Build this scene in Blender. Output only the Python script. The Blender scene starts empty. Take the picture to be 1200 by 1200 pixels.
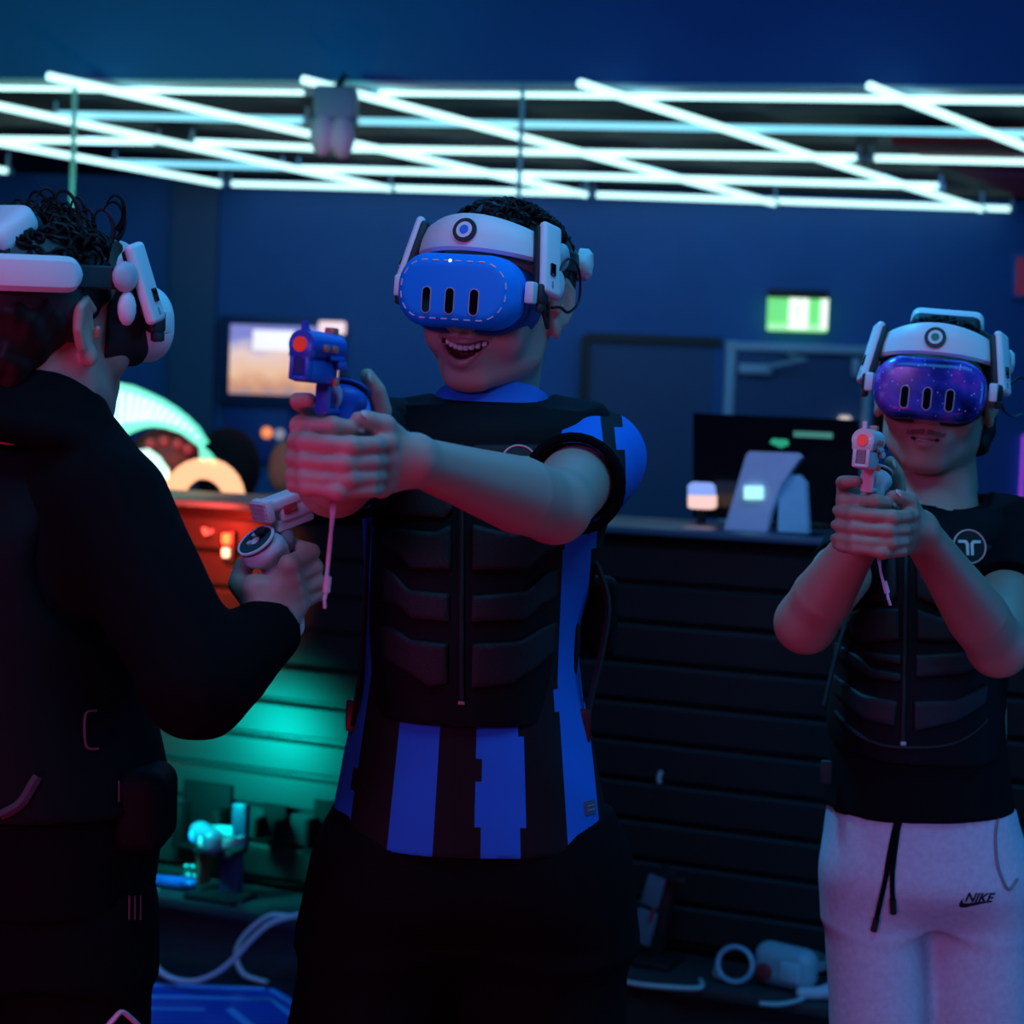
import bpy, bmesh, math, random
import numpy as np
from mathutils import Vector, Matrix
from mathutils.bvhtree import BVHTree

random.seed(7)
rng = np.random.default_rng(7)
C = bpy.context.scene.collection
scene = bpy.context.scene

# ------------------------------------------------------------------ camera
F_PX = 2200.0
PITCH, ROLL = math.atan(110 / F_PX), math.radians(2.1)
CAM = Vector((0, 0, 1.48))
FWD = Vector((0, math.cos(PITCH), -math.sin(PITCH)))
UP0 = Vector((0, math.sin(PITCH), math.cos(PITCH)))
RT0 = Vector((1, 0, 0))
RT = RT0 * math.cos(ROLL) + UP0 * math.sin(ROLL)
UPV = UP0 * math.cos(ROLL) - RT0 * math.sin(ROLL)
cd = bpy.data.cameras.new('camera')
cam = bpy.data.objects.new('camera', cd)
C.objects.link(cam)
cam.matrix_world = Matrix(((RT.x, UPV.x, -FWD.x, CAM.x), (RT.y, UPV.y, -FWD.y, CAM.y), (RT.z, UPV.z, -FWD.z, CAM.z), (0, 0, 0, 1)))
cd.sensor_width = 36
cd.lens = 36 * F_PX / 1200
cd.clip_start = 0.05
cd.dof.use_dof = True
cd.dof.focus_distance = 2.2
cd.dof.aperture_fstop = 5.8
scene.camera = cam

# ------------------------------------------------------------------ world, lamps, exposure
w = bpy.data.worlds.new('world')
scene.world = w
w.use_nodes = True
w.node_tree.nodes['Background'].inputs[0].default_value = (0.02, 0.08, 0.25, 1)
w.node_tree.nodes['Background'].inputs[1].default_value = 0.03
vs = scene.view_settings
vs.view_transform = 'Standard'
vs.look = 'None'
vs.gamma = 1
vs.use_curve_mapping = False
vs.exposure = 0.0
scene.cycles.use_denoising = True
scene.cycles.max_bounces = 6
scene.cycles.sample_clamp_indirect = 4


def area(name, loc, target, size, size_y, color, power):
    l = bpy.data.lights.new(name, 'AREA')
    l.shape = 'RECTANGLE'
    l.size, l.size_y, l.color, l.energy = size, size_y, color, power
    o = bpy.data.objects.new(name, l)
    C.objects.link(o)
    o.location = loc
    o.rotation_euler = (Vector(target) - Vector(loc)).to_track_quat('-Z', 'Y').to_euler()
    return o


def spot(name, loc, target, angle, color, power, radius=0.03, blend=0.6):
    l = bpy.data.lights.new(name, 'SPOT')
    l.spot_size, l.spot_blend, l.color, l.energy, l.shadow_soft_size = math.radians(angle), blend, color, power, radius
    o = bpy.data.objects.new(name, l)
    C.objects.link(o)
    o.location = loc
    o.rotation_euler = (Vector(target) - Vector(loc)).to_track_quat('-Z', 'Y').to_euler()
    return o


# the tube grid overhead goes on above the players: cyan-blue from above
area('overhead_tubes_light', (0.35, 1.5, 2.95), (0.15, 2.4, 1.3), 2.4, 0.8, (0.07, 0.48, 1.0), 26)
area('overhead_rear_light', (0.6, 3.6, 2.95), (0.2, 2.4, 1.2), 2.6, 0.8, (0.03, 0.35, 1.0), 14)
# low magenta-red stage lamp in front, to the left
area('red_stage_light', (-0.9, 0.9, 0.55), (0.1, 2.3, 1.45), 0.5, 0.5, (1.0, 0.03, 0.16), 4.4)
area('pink_stage_light', (-1.2, 0.0, 2.1), (0.1, 2.3, 1.5), 0.5, 0.5, (0.74, 0.24, 1.0), 10.5)
area('right_red_light', (0.5, 1.2, 0.55), (0.65, 2.6, 1.4), 0.4, 0.4, (1.0, 0.03, 0.16), 0.7)
area('cyan_side_light', (2.6, 2.2, 1.5), (0.9, 2.7, 1.0), 0.6, 1.2, (0.02, 0.38, 1.0), 10)
spot('cyan_left_light', (-0.10, 3.15, 2.7), (0.60, 2.70, 0.85), 34, (0.01, 0.45, 1.0), 110, .15)
spot('blue_fill_light', (1.0, 0.3, 1.5), (0.62, 2.7, 0.80), 20, (0.10, 0.32, 1.0), 55, .15)  # added narrow spot, only there to turn the sweatpants bluer
spot('monitor_fill_light', (0.95, 3.9, 2.7), (0.62, 4.75, 1.35), 34, (0.35, 0.45, 1.0), 30, .06)  # added spot to brighten the white monitor from above
# blue wash on the far wall and the dropped ceiling face
area('wall_wash_light', (0.3, 9.4, 2.7), (0.3, 11.2, 1.5), 5.0, 0.3, (0.03, 0.36, 1.0), 11)
area('bulkhead_wash_light', (0.2, 5.6, 2.3), (0.2, 7.3, 3.2), 4.0, 0.3, (0.01, 0.45, 1.0), 7)
spot('teal_bulkhead_light', (-2.2, 5.8, 2.4), (-2.0, 7.7, 3.1), 110, (0.0, 1.0, 0.62), 34, .1)


# ------------------------------------------------------------------ helpers
def P(px, py, d):
    return CAM + FWD * d + RT * ((px - 600) / F_PX * d) - UPV * ((py - 600) / F_PX * d)


def ray(px, py):
    return (FWD + RT * ((px - 600) / F_PX) - UPV * ((py - 600) / F_PX)).normalized()


def on_plane(px, py, pt, n):
    r = ray(px, py)
    return CAM + r * ((Vector(pt) - CAM).dot(Vector(n)) / r.dot(Vector(n)))


def on_z(px, py, z):
    return on_plane(px, py, (0, 0, z), (0, 0, 1))


MATS = {}


def mat(name, color, rough=0.5, metal=0.0, emit=None, strength=0.0, var=0.08, scale=40.0, bump=0.0, bscale=300.0, coat=0.0, spec=0.5, sss=0.0):
    if name in MATS:
        return MATS[name]
    m = bpy.data.materials.new(name)
    m.use_nodes = True
    nt = m.node_tree
    b = nt.nodes['Principled BSDF']
    tc = nt.nodes.new('ShaderNodeTexCoord')
    nz = nt.nodes.new('ShaderNodeTexNoise')
    nz.inputs['Scale'].default_value = scale
    nz.inputs['Detail'].default_value = 3
    nt.links.new(tc.outputs['Object'], nz.inputs['Vector'])
    mx = nt.nodes.new('ShaderNodeMix')
    mx.data_type = 'RGBA'
    c = Vector(color[:3])
    mx.inputs['A'].default_value = (*(c * (1 - var)), 1)
    mx.inputs['B'].default_value = (*(c * (1 + var)), 1)
    nt.links.new(nz.outputs['Fac'], mx.inputs['Factor'])
    nt.links.new(mx.outputs['Result'], b.inputs['Base Color'])
    b.inputs['Roughness'].default_value = rough
    b.inputs['Metallic'].default_value = metal
    b.inputs['Specular IOR Level'].default_value = spec
    if coat:
        b.inputs['Coat Weight'].default_value = coat
        b.inputs['Coat Roughness'].default_value = 0.08
    if sss:
        b.inputs['Subsurface Weight'].default_value = sss
        b.inputs['Subsurface Radius'].default_value = (0.012, 0.004, 0.002)
        b.inputs['Subsurface Scale'].default_value = 0.5
    if emit is not None:
        b.inputs['Emission Color'].default_value = (*emit[:3], 1)
        b.inputs['Emission Strength'].default_value = strength
    if bump:
        n2 = nt.nodes.new('ShaderNodeTexNoise')
        n2.inputs['Scale'].default_value = bscale
        nt.links.new(tc.outputs['Object'], n2.inputs['Vector'])
        bp = nt.nodes.new('ShaderNodeBump')
        bp.inputs['Strength'].default_value = bump
        bp.inputs['Distance'].default_value = 0.002
        nt.links.new(n2.outputs['Fac'], bp.inputs['Height'])
        nt.links.new(bp.outputs['Normal'], b.inputs['Normal'])
    MATS[name] = m
    return m


MW = {}      # world matrix of every thing's frame, by object name


def tag(o, label=None, cat=None, group=None, kind=None):
    if label: o['label'] = label
    if cat: o['category'] = cat
    if group: o['group'] = group
    if kind: o['kind'] = kind
    return o


def thing(name, loc, label, cat, group=None, M=None):
    o = bpy.data.objects.new(name, None)
    C.objects.link(o)
    o.empty_display_size = 0.05
    Mx = M.copy() if M is not None else Matrix.Translation(Vector(loc))
    o.matrix_world = Mx
    MW[o.name] = Mx
    return tag(o, label, cat, group)


def link_mesh(name, V, Fs, mats, parent=None, midx=None, world=True, smooth=True, angle=40, label=None, kind=None):
    """one mesh object; V in world coordinates (world=True) or already in the thing's frame"""
    V = np.asarray(V, dtype=np.float64).reshape(-1, 3)
    if parent is not None and world:
        Mi = np.array(MW[parent.name].inverted())
        V = V @ Mi[:3, :3].T + Mi[:3, 3]
    me = bpy.data.meshes.new(name)
    if isinstance(Fs, np.ndarray):
        n, k = Fs.shape
        me.vertices.add(len(V))
        me.vertices.foreach_set('co', V.astype(np.float32).ravel())
        me.loops.add(n * k)
        me.loops.foreach_set('vertex_index', Fs.astype(np.int32).ravel())
        me.polygons.add(n)
        me.polygons.foreach_set('loop_start', np.arange(0, n * k, k, dtype=np.int32))
        me.polygons.foreach_set('loop_total', np.full(n, k, dtype=np.int32))
        me.update(calc_edges=True)
    else:
        me.from_pydata([tuple(v) for v in V], [], [tuple(f) for f in Fs])
    for m in (mats if isinstance(mats, (list, tuple)) else [mats]):
        me.materials.append(m)
    if midx is not None:
        me.polygons.foreach_set('material_index', np.asarray(midx, dtype=np.int32))
    me.polygons.foreach_set('use_smooth', [smooth] * len(me.polygons))
    me.update()
    if smooth and angle:
        me.set_sharp_from_angle(angle=math.radians(angle))
    o = bpy.data.objects.new(name, me)
    C.objects.link(o)
    if parent is not None:
        o.parent = parent
        MW[o.name] = MW[parent.name]
    else:
        MW[o.name] = Matrix.Identity(4)
    if label: o['label'] = label
    if kind: o['kind'] = kind
    return o


class MB:
    """collects shapes for one mesh"""

    def __init__(s):
        s.v, s.f, s.m = [], [], []

    def add(s, V, Fs, mi=0, M=None):
        o = len(s.v)
        for p in V:
            p = Vector(p)
            s.v.append(tuple(M @ p) if M is not None else tuple(p))
        for f in Fs:
            s.f.append(tuple(i + o for i in f))
            s.m.append(mi)
        return s

    def box(s, c, size, rot=None, bev=0.0, seg=2, mi=0, M=None):
        bm = bmesh.new()
        bmesh.ops.create_cube(bm, size=1)
        for v in bm.verts:
            v.co = Vector((v.co.x * size[0], v.co.y * size[1], v.co.z * size[2]))
        if bev > 0:
            bmesh.ops.bevel(bm, geom=bm.edges[:], offset=min(bev, min(size) * .49), segments=seg, affect='EDGES', profile=0.5)
        R = Matrix.Translation(Vector(c)) @ (rot.to_4x4() if rot is not None else Matrix.Identity(4))
        if M is not None: R = M @ R
        bm.verts.index_update()
        s.add([v.co for v in bm.verts], [[v.index for v in f.verts] for f in bm.faces], mi, R)
        bm.free()
        return s

    def tube(s, pts, r, seg=8, mi=0, M=None, closed=False, flat=1.0):
        pts = [Vector(p) for p in pts]
        n = len(pts)
        rs = r if isinstance(r, (list, tuple)) else [r] * n
        V, Fs = [], []
        t0 = (pts[1] - pts[0]).normalized()
        ref = Vector((0, 0, 1)) if abs(t0.z) < .9 else Vector((1, 0, 0))
        a = t0.cross(ref).normalized()
        for i in range(n):
            if closed: t = (pts[(i + 1) % n] - pts[i - 1]).normalized()
            else: t = (pts[min(i + 1, n - 1)] - pts[max(i - 1, 0)]).normalized()
            a = (a - t * a.dot(t)).normalized()
            b = t.cross(a)
            for k in range(seg):
                q = 2 * math.pi * k / seg
                V.append(pts[i] + a * (math.cos(q) * rs[i]) + b * (math.sin(q) * rs[i] * flat))
        for i in range(n if closed else n - 1):
            j = (i + 1) % n
            for k in range(seg):
                l = (k + 1) % seg
                Fs.append((i * seg + k, i * seg + l, j * seg + l, j * seg + k))
        if not closed:
            Fs.append(tuple(range(seg))[::-1])
            Fs.append(tuple((n - 1) * seg + k for k in range(seg)))
        return s.add(V, Fs, mi, M)

    def lathe(s, prof, seg=24, mi=0, M=None):
        """prof: (radius, z) pairs, turned about local z"""
        V, Fs = [], []
        for r, z in prof:
            for k in range(seg):
                q = 2 * math.pi * k / seg
                V.append((r * math.cos(q), r * math.sin(q), z))
        for i in range(len(prof) - 1):
            for k in range(seg):
                l = (k + 1) % seg
                Fs.append((i * seg + k, i * seg + l, (i + 1) * seg + l, (i + 1) * seg + k))
        Fs.append(tuple(range(seg))[::-1])
        Fs.append(tuple((len(prof) - 1) * seg + k for k in range(seg)))
        return s.add(V, Fs, mi, M)

    def prism(s, poly, h, mi=0, M=None):
        """poly in local xy, extruded 0..h along z"""
        n = len(poly)
        V = [(x, y, 0) for x, y in poly] + [(x, y, h) for x, y in poly]
        Fs = [tuple(range(n))[::-1], tuple(range(n, 2 * n))] + [(i, (i + 1) % n, n + (i + 1) % n, n + i) for i in range(n)]
        return s.add(V, Fs, mi, M)

    def ball(s, c, r, mi=0, M=None, seg=14, rot=None):
        r = r if isinstance(r, (tuple, list)) else (r, r, r)
        n2 = seg // 2
        V, Fs = [(0, 0, 1)], []
        for i in range(1, n2):
            th = math.pi * i / n2
            for k in range(seg):
                q = 2 * math.pi * k / seg
                V.append((math.sin(th) * math.cos(q), math.sin(th) * math.sin(q), math.cos(th)))
        V.append((0, 0, -1))
        for k in range(seg):
            Fs.append((0, 1 + k, 1 + (k + 1) % seg))
            Fs.append((len(V) - 1, 1 + (n2 - 2) * seg + (k + 1) % seg, 1 + (n2 - 2) * seg + k))
        for i in range(n2 - 2):
            for k in range(seg):
                l = (k + 1) % seg
                Fs.append((1 + i * seg + k, 1 + (i + 1) * seg + k, 1 + (i + 1) * seg + l, 1 + i * seg + l))
        R = Matrix.Translation(Vector(c)) @ (rot.to_4x4() if rot is not None else Matrix.Identity(4))
        if M is not None: R = M @ R
        return s.add([(p[0] * r[0], p[1] * r[1], p[2] * r[2]) for p in V], Fs, mi, R)

    def build(s, name, mats, parent=None, world=True, smooth=True, angle=35, label=None, kind=None):
        return link_mesh(name, s.v, s.f, mats, parent, s.m, world, smooth, angle, label, kind)


def rpoly(hw, hh, r, n=5):
    pts = []
    for cx, cy, a0 in ((hw - r, hh - r, 0), (-hw + r, hh - r, 90), (-hw + r, -hh + r, 180), (hw - r, -hh + r, 270)):
        for i in range(n + 1):
            a = math.radians(a0 + 90 * i / n)
            pts.append((cx + r * math.cos(a), cy + r * math.sin(a)))
    return pts


def frame(o, x, z):
    """matrix with X along x, Z as near z as can be"""
    x = Vector(x).normalized()
    z = Vector(z)
    y = z.cross(x).normalized()
    z = x.cross(y)
    return Matrix(((x.x, y.x, z.x, o[0]), (x.y, y.y, z.y, o[1]), (x.z, y.z, z.z, o[2]), (0, 0, 0, 1)))


def frame_n(o, n, up=(0, 0, 1)):
    """matrix with Z along the normal n, Y as near up as can be"""
    n = Vector(n).normalized()
    x = Vector(up).cross(n).normalized()
    y = n.cross(x)
    return Matrix(((x.x, y.x, n.x, o[0]), (x.y, y.y, n.y, o[1]), (x.z, y.z, n.z, o[2]), (0, 0, 0, 1)))


def bez(pts, n=24):
    """Catmull-Rom through pts"""
    pts = [Vector(p) for p in pts]
    q = [pts[0] * 2 - pts[1]] + pts + [pts[-1] * 2 - pts[-2]]
    out = []
    m = len(pts) - 1
    for i in range(m):
        a, b, c, d = q[i:i + 4]
        for k in range(max(1, n // m)):
            t = k / max(1, n // m)
            out.append(0.5 * ((2 * b) + (c - a) * t + (2 * a - 5 * b + 4 * c - d) * t * t + (3 * b - a - 3 * c + d) * t ** 3))
    out.append(pts[-1])
    return out


# ------------------------------------------------------------------ smooth solids: distance fields meshed by surface nets
class Solid:
    def __init__(s, lo, hi, h):
        s.lo = np.array(lo, float)
        s.h = h
        s.n = np.ceil((np.array(hi, float) - s.lo) / h).astype(int) + 1
        s.D = np.full(s.n, 1.0, np.float32)
        s.ax = [(s.lo[i] + h * np.arange(s.n[i])).astype(np.float32) for i in range(3)]

    def sub(s, lo, hi):
        a = np.clip(np.floor((np.array(lo) - s.lo) / s.h).astype(int), 0, s.n)
        b = np.clip(np.ceil((np.array(hi) - s.lo) / s.h).astype(int) + 1, 0, s.n)
        return tuple(slice(i, j) for i, j in zip(a, b))

    def xyz(s, sl):
        return (s.ax[0][sl[0]][:, None, None], s.ax[1][sl[1]][None, :, None], s.ax[2][sl[2]][None, None, :])

    def put(s, fn, lo, hi, k=0.01, op='u'):
        pad = k + 4 * s.h
        sl = s.sub(np.array(lo) - pad, np.array(hi) + pad)
        if any(q.stop <= q.start for q in sl): return s
        d = fn(*s.xyz(sl)).astype(np.float32)
        a = s.D[sl]
        if op == 'u':
            h = np.clip(.5 + .5 * (a - d) / k, 0, 1)
            s.D[sl] = a + (d - a) * h - k * h * (1 - h)
        elif op == 's':        # carve
            d = -d
            h = np.clip(.5 - .5 * (a - d) / k, 0, 1)
            s.D[sl] = a + (d - a) * h + k * h * (1 - h)
        elif op == 'i':
            h = np.clip(.5 - .5 * (a - d) / k, 0, 1)
            s.D[sl] = a + (d - a) * h + k * h * (1 - h)
        return s

    def everywhere(s, fn, op='i', k=0.004):
        return s.put(fn, s.lo, s.lo + s.h * s.n, k, op)

    def chain(s, pts, rs, k=0.01, op='u'):
        """tapering limb through the points"""
        pts = np.array([tuple(p) for p in pts], float)
        rs = np.array(rs, float)
        R = rs.max()

        def fn(x, y, z):
            best = None
            for i in range(len(pts) - 1):
                a, ba = pts[i], pts[i + 1] - pts[i]
                L = (ba ** 2).sum() + 1e-12
                px, py, pz = x - a[0], y - a[1], z - a[2]
                t = np.clip((px * ba[0] + py * ba[1] + pz * ba[2]) / L, 0, 1)
                d = np.sqrt((px - t * ba[0]) ** 2 + (py - t * ba[1]) ** 2 + (pz - t * ba[2]) ** 2) - (rs[i] + (rs[i + 1] - rs[i]) * t)
                best = d if best is None else np.minimum(best, d)
            return best
        return s.put(fn, pts.min(0) - R, pts.max(0) + R, k, op)

    def ell(s, c, r, k=0.01, op='u', R=None):
        c = np.array(tuple(c), float)
        r = np.array(r, float)
        Rm = np.eye(3) if R is None else np.array(R)[:3, :3]
        m = r.max()

        def fn(x, y, z):
            p = [x - c[0], y - c[1], z - c[2]]
            q = [sum(Rm[j][i] * p[j] for j in range(3)) for i in range(3)]
            k0 = np.sqrt(sum((q[i] / r[i]) ** 2 for i in range(3)))
            k1 = np.sqrt(sum((q[i] / r[i] ** 2) ** 2 for i in range(3))) + 1e-9
            return k0 * (k0 - 1) / k1
        return s.put(fn, c - m, c + m, k, op)

    def rbox(s, c, hs, r, k=0.005, op='u', R=None):
        c = np.array(tuple(c), float)
        hs = np.array(hs, float)
        Rm = np.eye(3) if R is None else np.array(R)[:3, :3]
        m = np.linalg.norm(hs)

        def fn(x, y, z):
            p = [x - c[0], y - c[1], z - c[2]]
            q = [np.abs(sum(Rm[j][i] * p[j] for j in range(3))) - hs[i] + r for i in range(3)]
            out = np.sqrt(sum(np.maximum(v, 0) ** 2 for v in q))
            return out + np.minimum(np.maximum(np.maximum(q[0], q[1]), q[2]), 0) - r
        return s.put(fn, c - m, c + m, k, op)

    def mesh(s):
        D, h = s.D, s.h
        for ax in range(3):     # close at the border
            for e in (0, -1):
                i = [slice(None)] * 3
                i[ax] = e
                D[tuple(i)] = np.maximum(D[tuple(i)], 1e-4)
        ins = D < 0
        n = np.array(D.shape) - 1
        cnt = np.zeros(n, np.int8)
        for dx in (0, 1):
            for dy in (0, 1):
                for dz in (0, 1):
                    cnt += ins[dx:dx + n[0], dy:dy + n[1], dz:dz + n[2]]
        act = (cnt > 0) & (cnt < 8)
        I = np.argwhere(act)
        idx = np.full(n, -1, np.int64)
        idx[act] = np.arange(len(I))
        acc = np.zeros((len(I), 3))
        num = np.zeros(len(I))
        for ax in range(3):
            o1, o2 = [i for i in range(3) if i != ax]
            for u in (0, 1):
                for v in (0, 1):
                    a = I.copy()
                    a[:, o1] += u
                    a[:, o2] += v
                    b = a.copy()
                    b[:, ax] += 1
                    va = D[a[:, 0], a[:, 1], a[:, 2]].astype(float)
                    vb = D[b[:, 0], b[:, 1], b[:, 2]].astype(float)
                    cr = (va < 0) != (vb < 0)
                    t = np.where(cr, va / np.where(cr, va - vb, 1), 0)
                    p = a.astype(float)
                    p[:, ax] += t
                    acc += np.where(cr[:, None], p, 0)
                    num += cr
        V = s.lo + h * (acc / num[:, None])
        quads = []
        for ax in range(3):
            o1, o2 = (ax + 1) % 3, (ax + 2) % 3
            sa = [slice(None)] * 3
            sb = [slice(None)] * 3
            sa[ax], sb[ax] = slice(0, -1), slice(1, None)
            A, B = ins[tuple(sa)], ins[tuple(sb)]
            E = np.argwhere(A != B)
            ok = (E[:, o1] > 0) & (E[:, o2] > 0) & (E[:, o1] < n[o1]) & (E[:, o2] < n[o2])
            E = E[ok]
            fl = A[E[:, 0], E[:, 1], E[:, 2]]
            q = []
            for u, v in ((0, 0), (1, 0), (1, 1), (0, 1)):
                c = E.copy()
                c[:, o1] -= 1 - u
                c[:, o2] -= 1 - v
                q.append(idx[c[:, 0], c[:, 1], c[:, 2]])
            q = np.stack(q, 1)
            q[~fl] = q[~fl][:, ::-1]
            quads.append(q)
        return V, np.concatenate(quads)


def xf(M, V):
    A = np.array(M)
    return np.asarray(V) @ A[:3, :3].T + A[:3, 3]


def bvh_of(o):
    M = MW[o.name]
    me = o.data
    return BVHTree.FromPolygons([M @ v.co for v in me.vertices], [tuple(p.vertices) for p in me.polygons])


def hit(b, px, py):
    return b.ray_cast(CAM, ray(px, py))[:2]


def snoise(x, y, z, f, seed=0):
    """cheap smooth ripple noise"""
    r = np.random.default_rng(seed)
    out = 0
    for i in range(5):
        k = r.normal(size=3)
        k = k / np.linalg.norm(k) * f * (0.7 + .25 * i)
        out = out + np.sin(k[0] * x + k[1] * y + k[2] * z + r.uniform(0, 6.28)) / 5
    return out


# ------------------------------------------------------------------ the setting
m_wall = mat('blue_wall_paint', (0.010, 0.125, 0.45), 0.55, scale=3, var=0.12)
m_ceil = mat('black_ceiling', (0.003, 0.0035, 0.006), 0.6, spec=.08)
m_floor = mat('dark_floor', (0.02, 0.022, 0.03), 0.35, scale=6, var=0.3)
m_black = mat('black_plastic', (0.012, 0.012, 0.014), 0.45)
m_blackgloss = mat('black_gloss', (0.006, 0.006, 0.008), 0.15)
m_frame = mat('pale_blue_frame', (0.35, 0.55, 0.75), 0.4)
m_door = mat('dark_blue_door', (0.03, 0.09, 0.24), 0.5)
m_white = mat('white_plastic', (0.80, 0.80, 0.82), 0.38, var=0.02)
m_grey = mat('grey_plastic', (0.30, 0.31, 0.34), 0.45)
m_tube = mat('tube_glow', (0.8, 0.9, 0.9), 0.3, emit=(0.55, 1.0, 1.0), strength=1.7)
m_tube2 = mat('tube_glow_dim', (0.6, 0.8, 0.9), 0.3, emit=(0.22, 0.72, 0.92), strength=1.1)

FARY = lambda x: 11.25 - 0.065 * x
BULKY = lambda x: 7.50 - 0.165 * x
NF = Vector((-0.065, -1, 0)).normalized()


def slab(name, a, b, z0, z1, th, m, kind='structure'):
    """upright slab whose near face runs from a to b"""
    a, b = Vector((*a, 0)), Vector((*b, 0))
    u = (b - a)
    n = Vector((-u.y, u.x, 0)).normalized()
    mb = MB()
    V = []
    for z in (z0, z1):
        for p in (a, b, b + n * th, a + n * th):
            V.append((p.x, p.y, z))
    mb.add(V, [(3, 2, 1, 0), (4, 5, 6, 7), (0, 1, 5, 4), (1, 2, 6, 5), (2, 3, 7, 6), (3, 0, 4, 7)])
    return mb.build(name, m, kind=kind, smooth=False)


slab('wall_back', (-5.0, FARY(-5.0)), (5.2, FARY(5.2)), 0, 3.4, 0.15, m_wall)
slab('wall_left', (-5.0, -2.0), (-5.0, FARY(-5.0)), 0, 3.4, 0.15, m_wall)
slab('wall_right', (5.2, FARY(5.2)), (5.2, -2.0), 0, 3.4, 0.15, m_wall)
slab('trim_1', (-5.0, BULKY(-5.0)), (5.2, BULKY(5.2)), 2.805, 3.4, 0.12, m_wall)
mb = MB().box((0.1, 4.7, -0.05), (10.6, 13.8, 0.1))
mb.build('floor', m_floor, kind='structure', smooth=False)
mb = MB().box((0.1, 4.7, 3.45), (10.6, 13.8, 0.1))
mb.add([(-5, BULKY(-5) + .1, 2.85), (5.2, BULKY(5.2) + .1, 2.85), (5.2, 11.3, 2.85), (-5, 11.6, 2.85),
        (-5, BULKY(-5) + .1, 2.95), (5.2, BULKY(5.2) + .1, 2.95), (5.2, 11.3, 2.95), (-5, 11.6, 2.95)],
       [(0, 3, 2, 1), (4, 5, 6, 7), (0, 1, 5, 4), (1, 2, 6, 5), (2, 3, 7, 6), (3, 0, 4, 7)])
mb.build('ceiling', m_ceil, kind='structure', smooth=False)
m_edge = mat('edge_strip', (0.5, 0.8, 0.95), 0.35)
slab('trim_2', (-5.0, BULKY(-5.0) - .012), (5.2, BULKY(5.2) - .012), 2.790, 2.806, 0.14, m_edge)
slab('wall_shade_strip', (on_plane(203, 300, (0, 11.2, 0), NF).x, 11.30), (on_plane(255, 300, (0, 11.2, 0), NF).x, 11.29), 0, 2.85, 0.05, m_door)  # dark upright panel stands in for the shaded wall beside the corner
m_redc = mat('red_ceiling_panel', (0.60, 0.008, 0.015), 0.6)
mb = MB().box((2.75, 9.6, 2.825), (0.9, 2.6, 0.05), rot=Matrix.Rotation(-.55, 3, 'Z'))
mb.build('trim_4', m_redc, kind='structure', smooth=False)


def fw(px, py, off=0.0):
    """a point of the far wall, off metres in front of it"""
    return on_plane(px, py, (0, FARY(0) - off, 0), NF)


def wall_box(mb, x0, y0, x1, y1, off, th, bev=0.0, mi=0):
    """upright box seen at these pixels, on the far wall"""
    a, b = fw(x0, y1, off), fw(x1, y0, off)
    c = (a + b) / 2
    wd = Vector((b.x - a.x, b.y - a.y, 0)).length
    mb.box((c.x, c.y + th / 2, c.z), (wd, th, abs(b.z - a.z)), rot=Matrix.Rotation(-math.atan(.065), 3, 'Z'), bev=bev, mi=mi)
    return mb


# door with pale frame and closer, and the dark double leaf beside it
zb = 0.0
d1 = thing('door_1', fw(935, 700, .02), 'dark blue door in a pale metal frame under the green exit sign', 'door')
d1['kind'] = 'structure'
zt = fw(855, 412).z
xl, xr = fw(853, 450).x, fw(1014, 450).x
mb = MB().box(((xl + xr) / 2, FARY(.5 * (xl + xr)) - .03, zt / 2), (xr - xl, .05, zt))
mb.build('door_leaf', m_door, d1, smooth=False)
mb = MB()
for x in (xl, xr):
    mb.box((x, FARY(x) - .05, zt / 2 + .03), (.055 if x == xl else .035, .1, zt + .06), bev=.004)
mb.box(((xl + xr) / 2, FARY(.5 * (xl + xr)) - .05, zt + .03), (xr - xl, .1, .05), rot=Matrix.Rotation(-math.atan(.065), 3, 'Z'), bev=.004)
mb.build('door_frame', m_frame, d1)
mb = wall_box(MB(), 866, 427, 906, 438, .13, .07, .01)
mb.tube([fw(900, 430, .14), fw(945, 421, .2), fw(925, 416, .1)], .012, 6)
mb.build('door_closer', m_frame, d1)
mb = wall_box(MB(), 999, 420, 1008, 440, .12, .05, .005)
mb.build('door_bracket', m_frame, d1)
d2 = thing('door_2', fw(765, 700, .02), 'wide dark blue double leaf door left of the pale door frame', 'door')
d2['kind'] = 'structure'
z2 = fw(765, 402).z
x2l, x2r = fw(684, 450).x, fw(843, 450).x
mb = MB().box(((x2l + x2r) / 2, FARY(.4) - .025, z2 / 2), (x2r - x2l, .05, z2))
mb.build('door_leaf', m_door, d2, smooth=False)
mb = MB()
mb.box((x2l, FARY(x2l) - .04, z2 / 2), (.05, .09, z2 + .05))
mb.box(((x2l + x2r) / 2, FARY(.4) - .04, z2 + .02), (x2r - x2l, .09, .05))
mb.build('door_frame', m_black, d2)

# ------------------------------------------------------------------ exit sign on the far wall
ex = thing('exit_sign', fw(937, 372, .1), 'lit green and white exit sign on the far wall above the pale door frame', 'sign')
mb = wall_box(MB(), 902, 340, 973, 348, .16, .16, .01)
mb.build('housing', m_black, ex)
mb = wall_box(MB(), 899, 346, 972, 387, .11, .05, .008)
mb.build('panel', mat('exit_green', (0.1, 0.6, 0.15), 0.4, emit=(0.20, 0.85, 0.24), strength=0.85), ex)
m_exw = mat('exit_white', (0.8, 0.9, 0.8), 0.4, emit=(0.9, 1.0, 0.85), strength=1.2)
mb = MB()
wall_box(mb, 924, 348, 948, 385, .12, .012)
wall_box(mb, 961, 348, 971, 386, .12, .012)
mb.build('white_field', m_exw, ex)
mb2 = wall_box(MB(), 900, 381, 962, 386, .118, .012)
mb2.build('lower_band', mat('exit_pale_green', (.4, .8, .4), .4, emit=(.45, .95, .48), strength=.9), ex)
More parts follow.
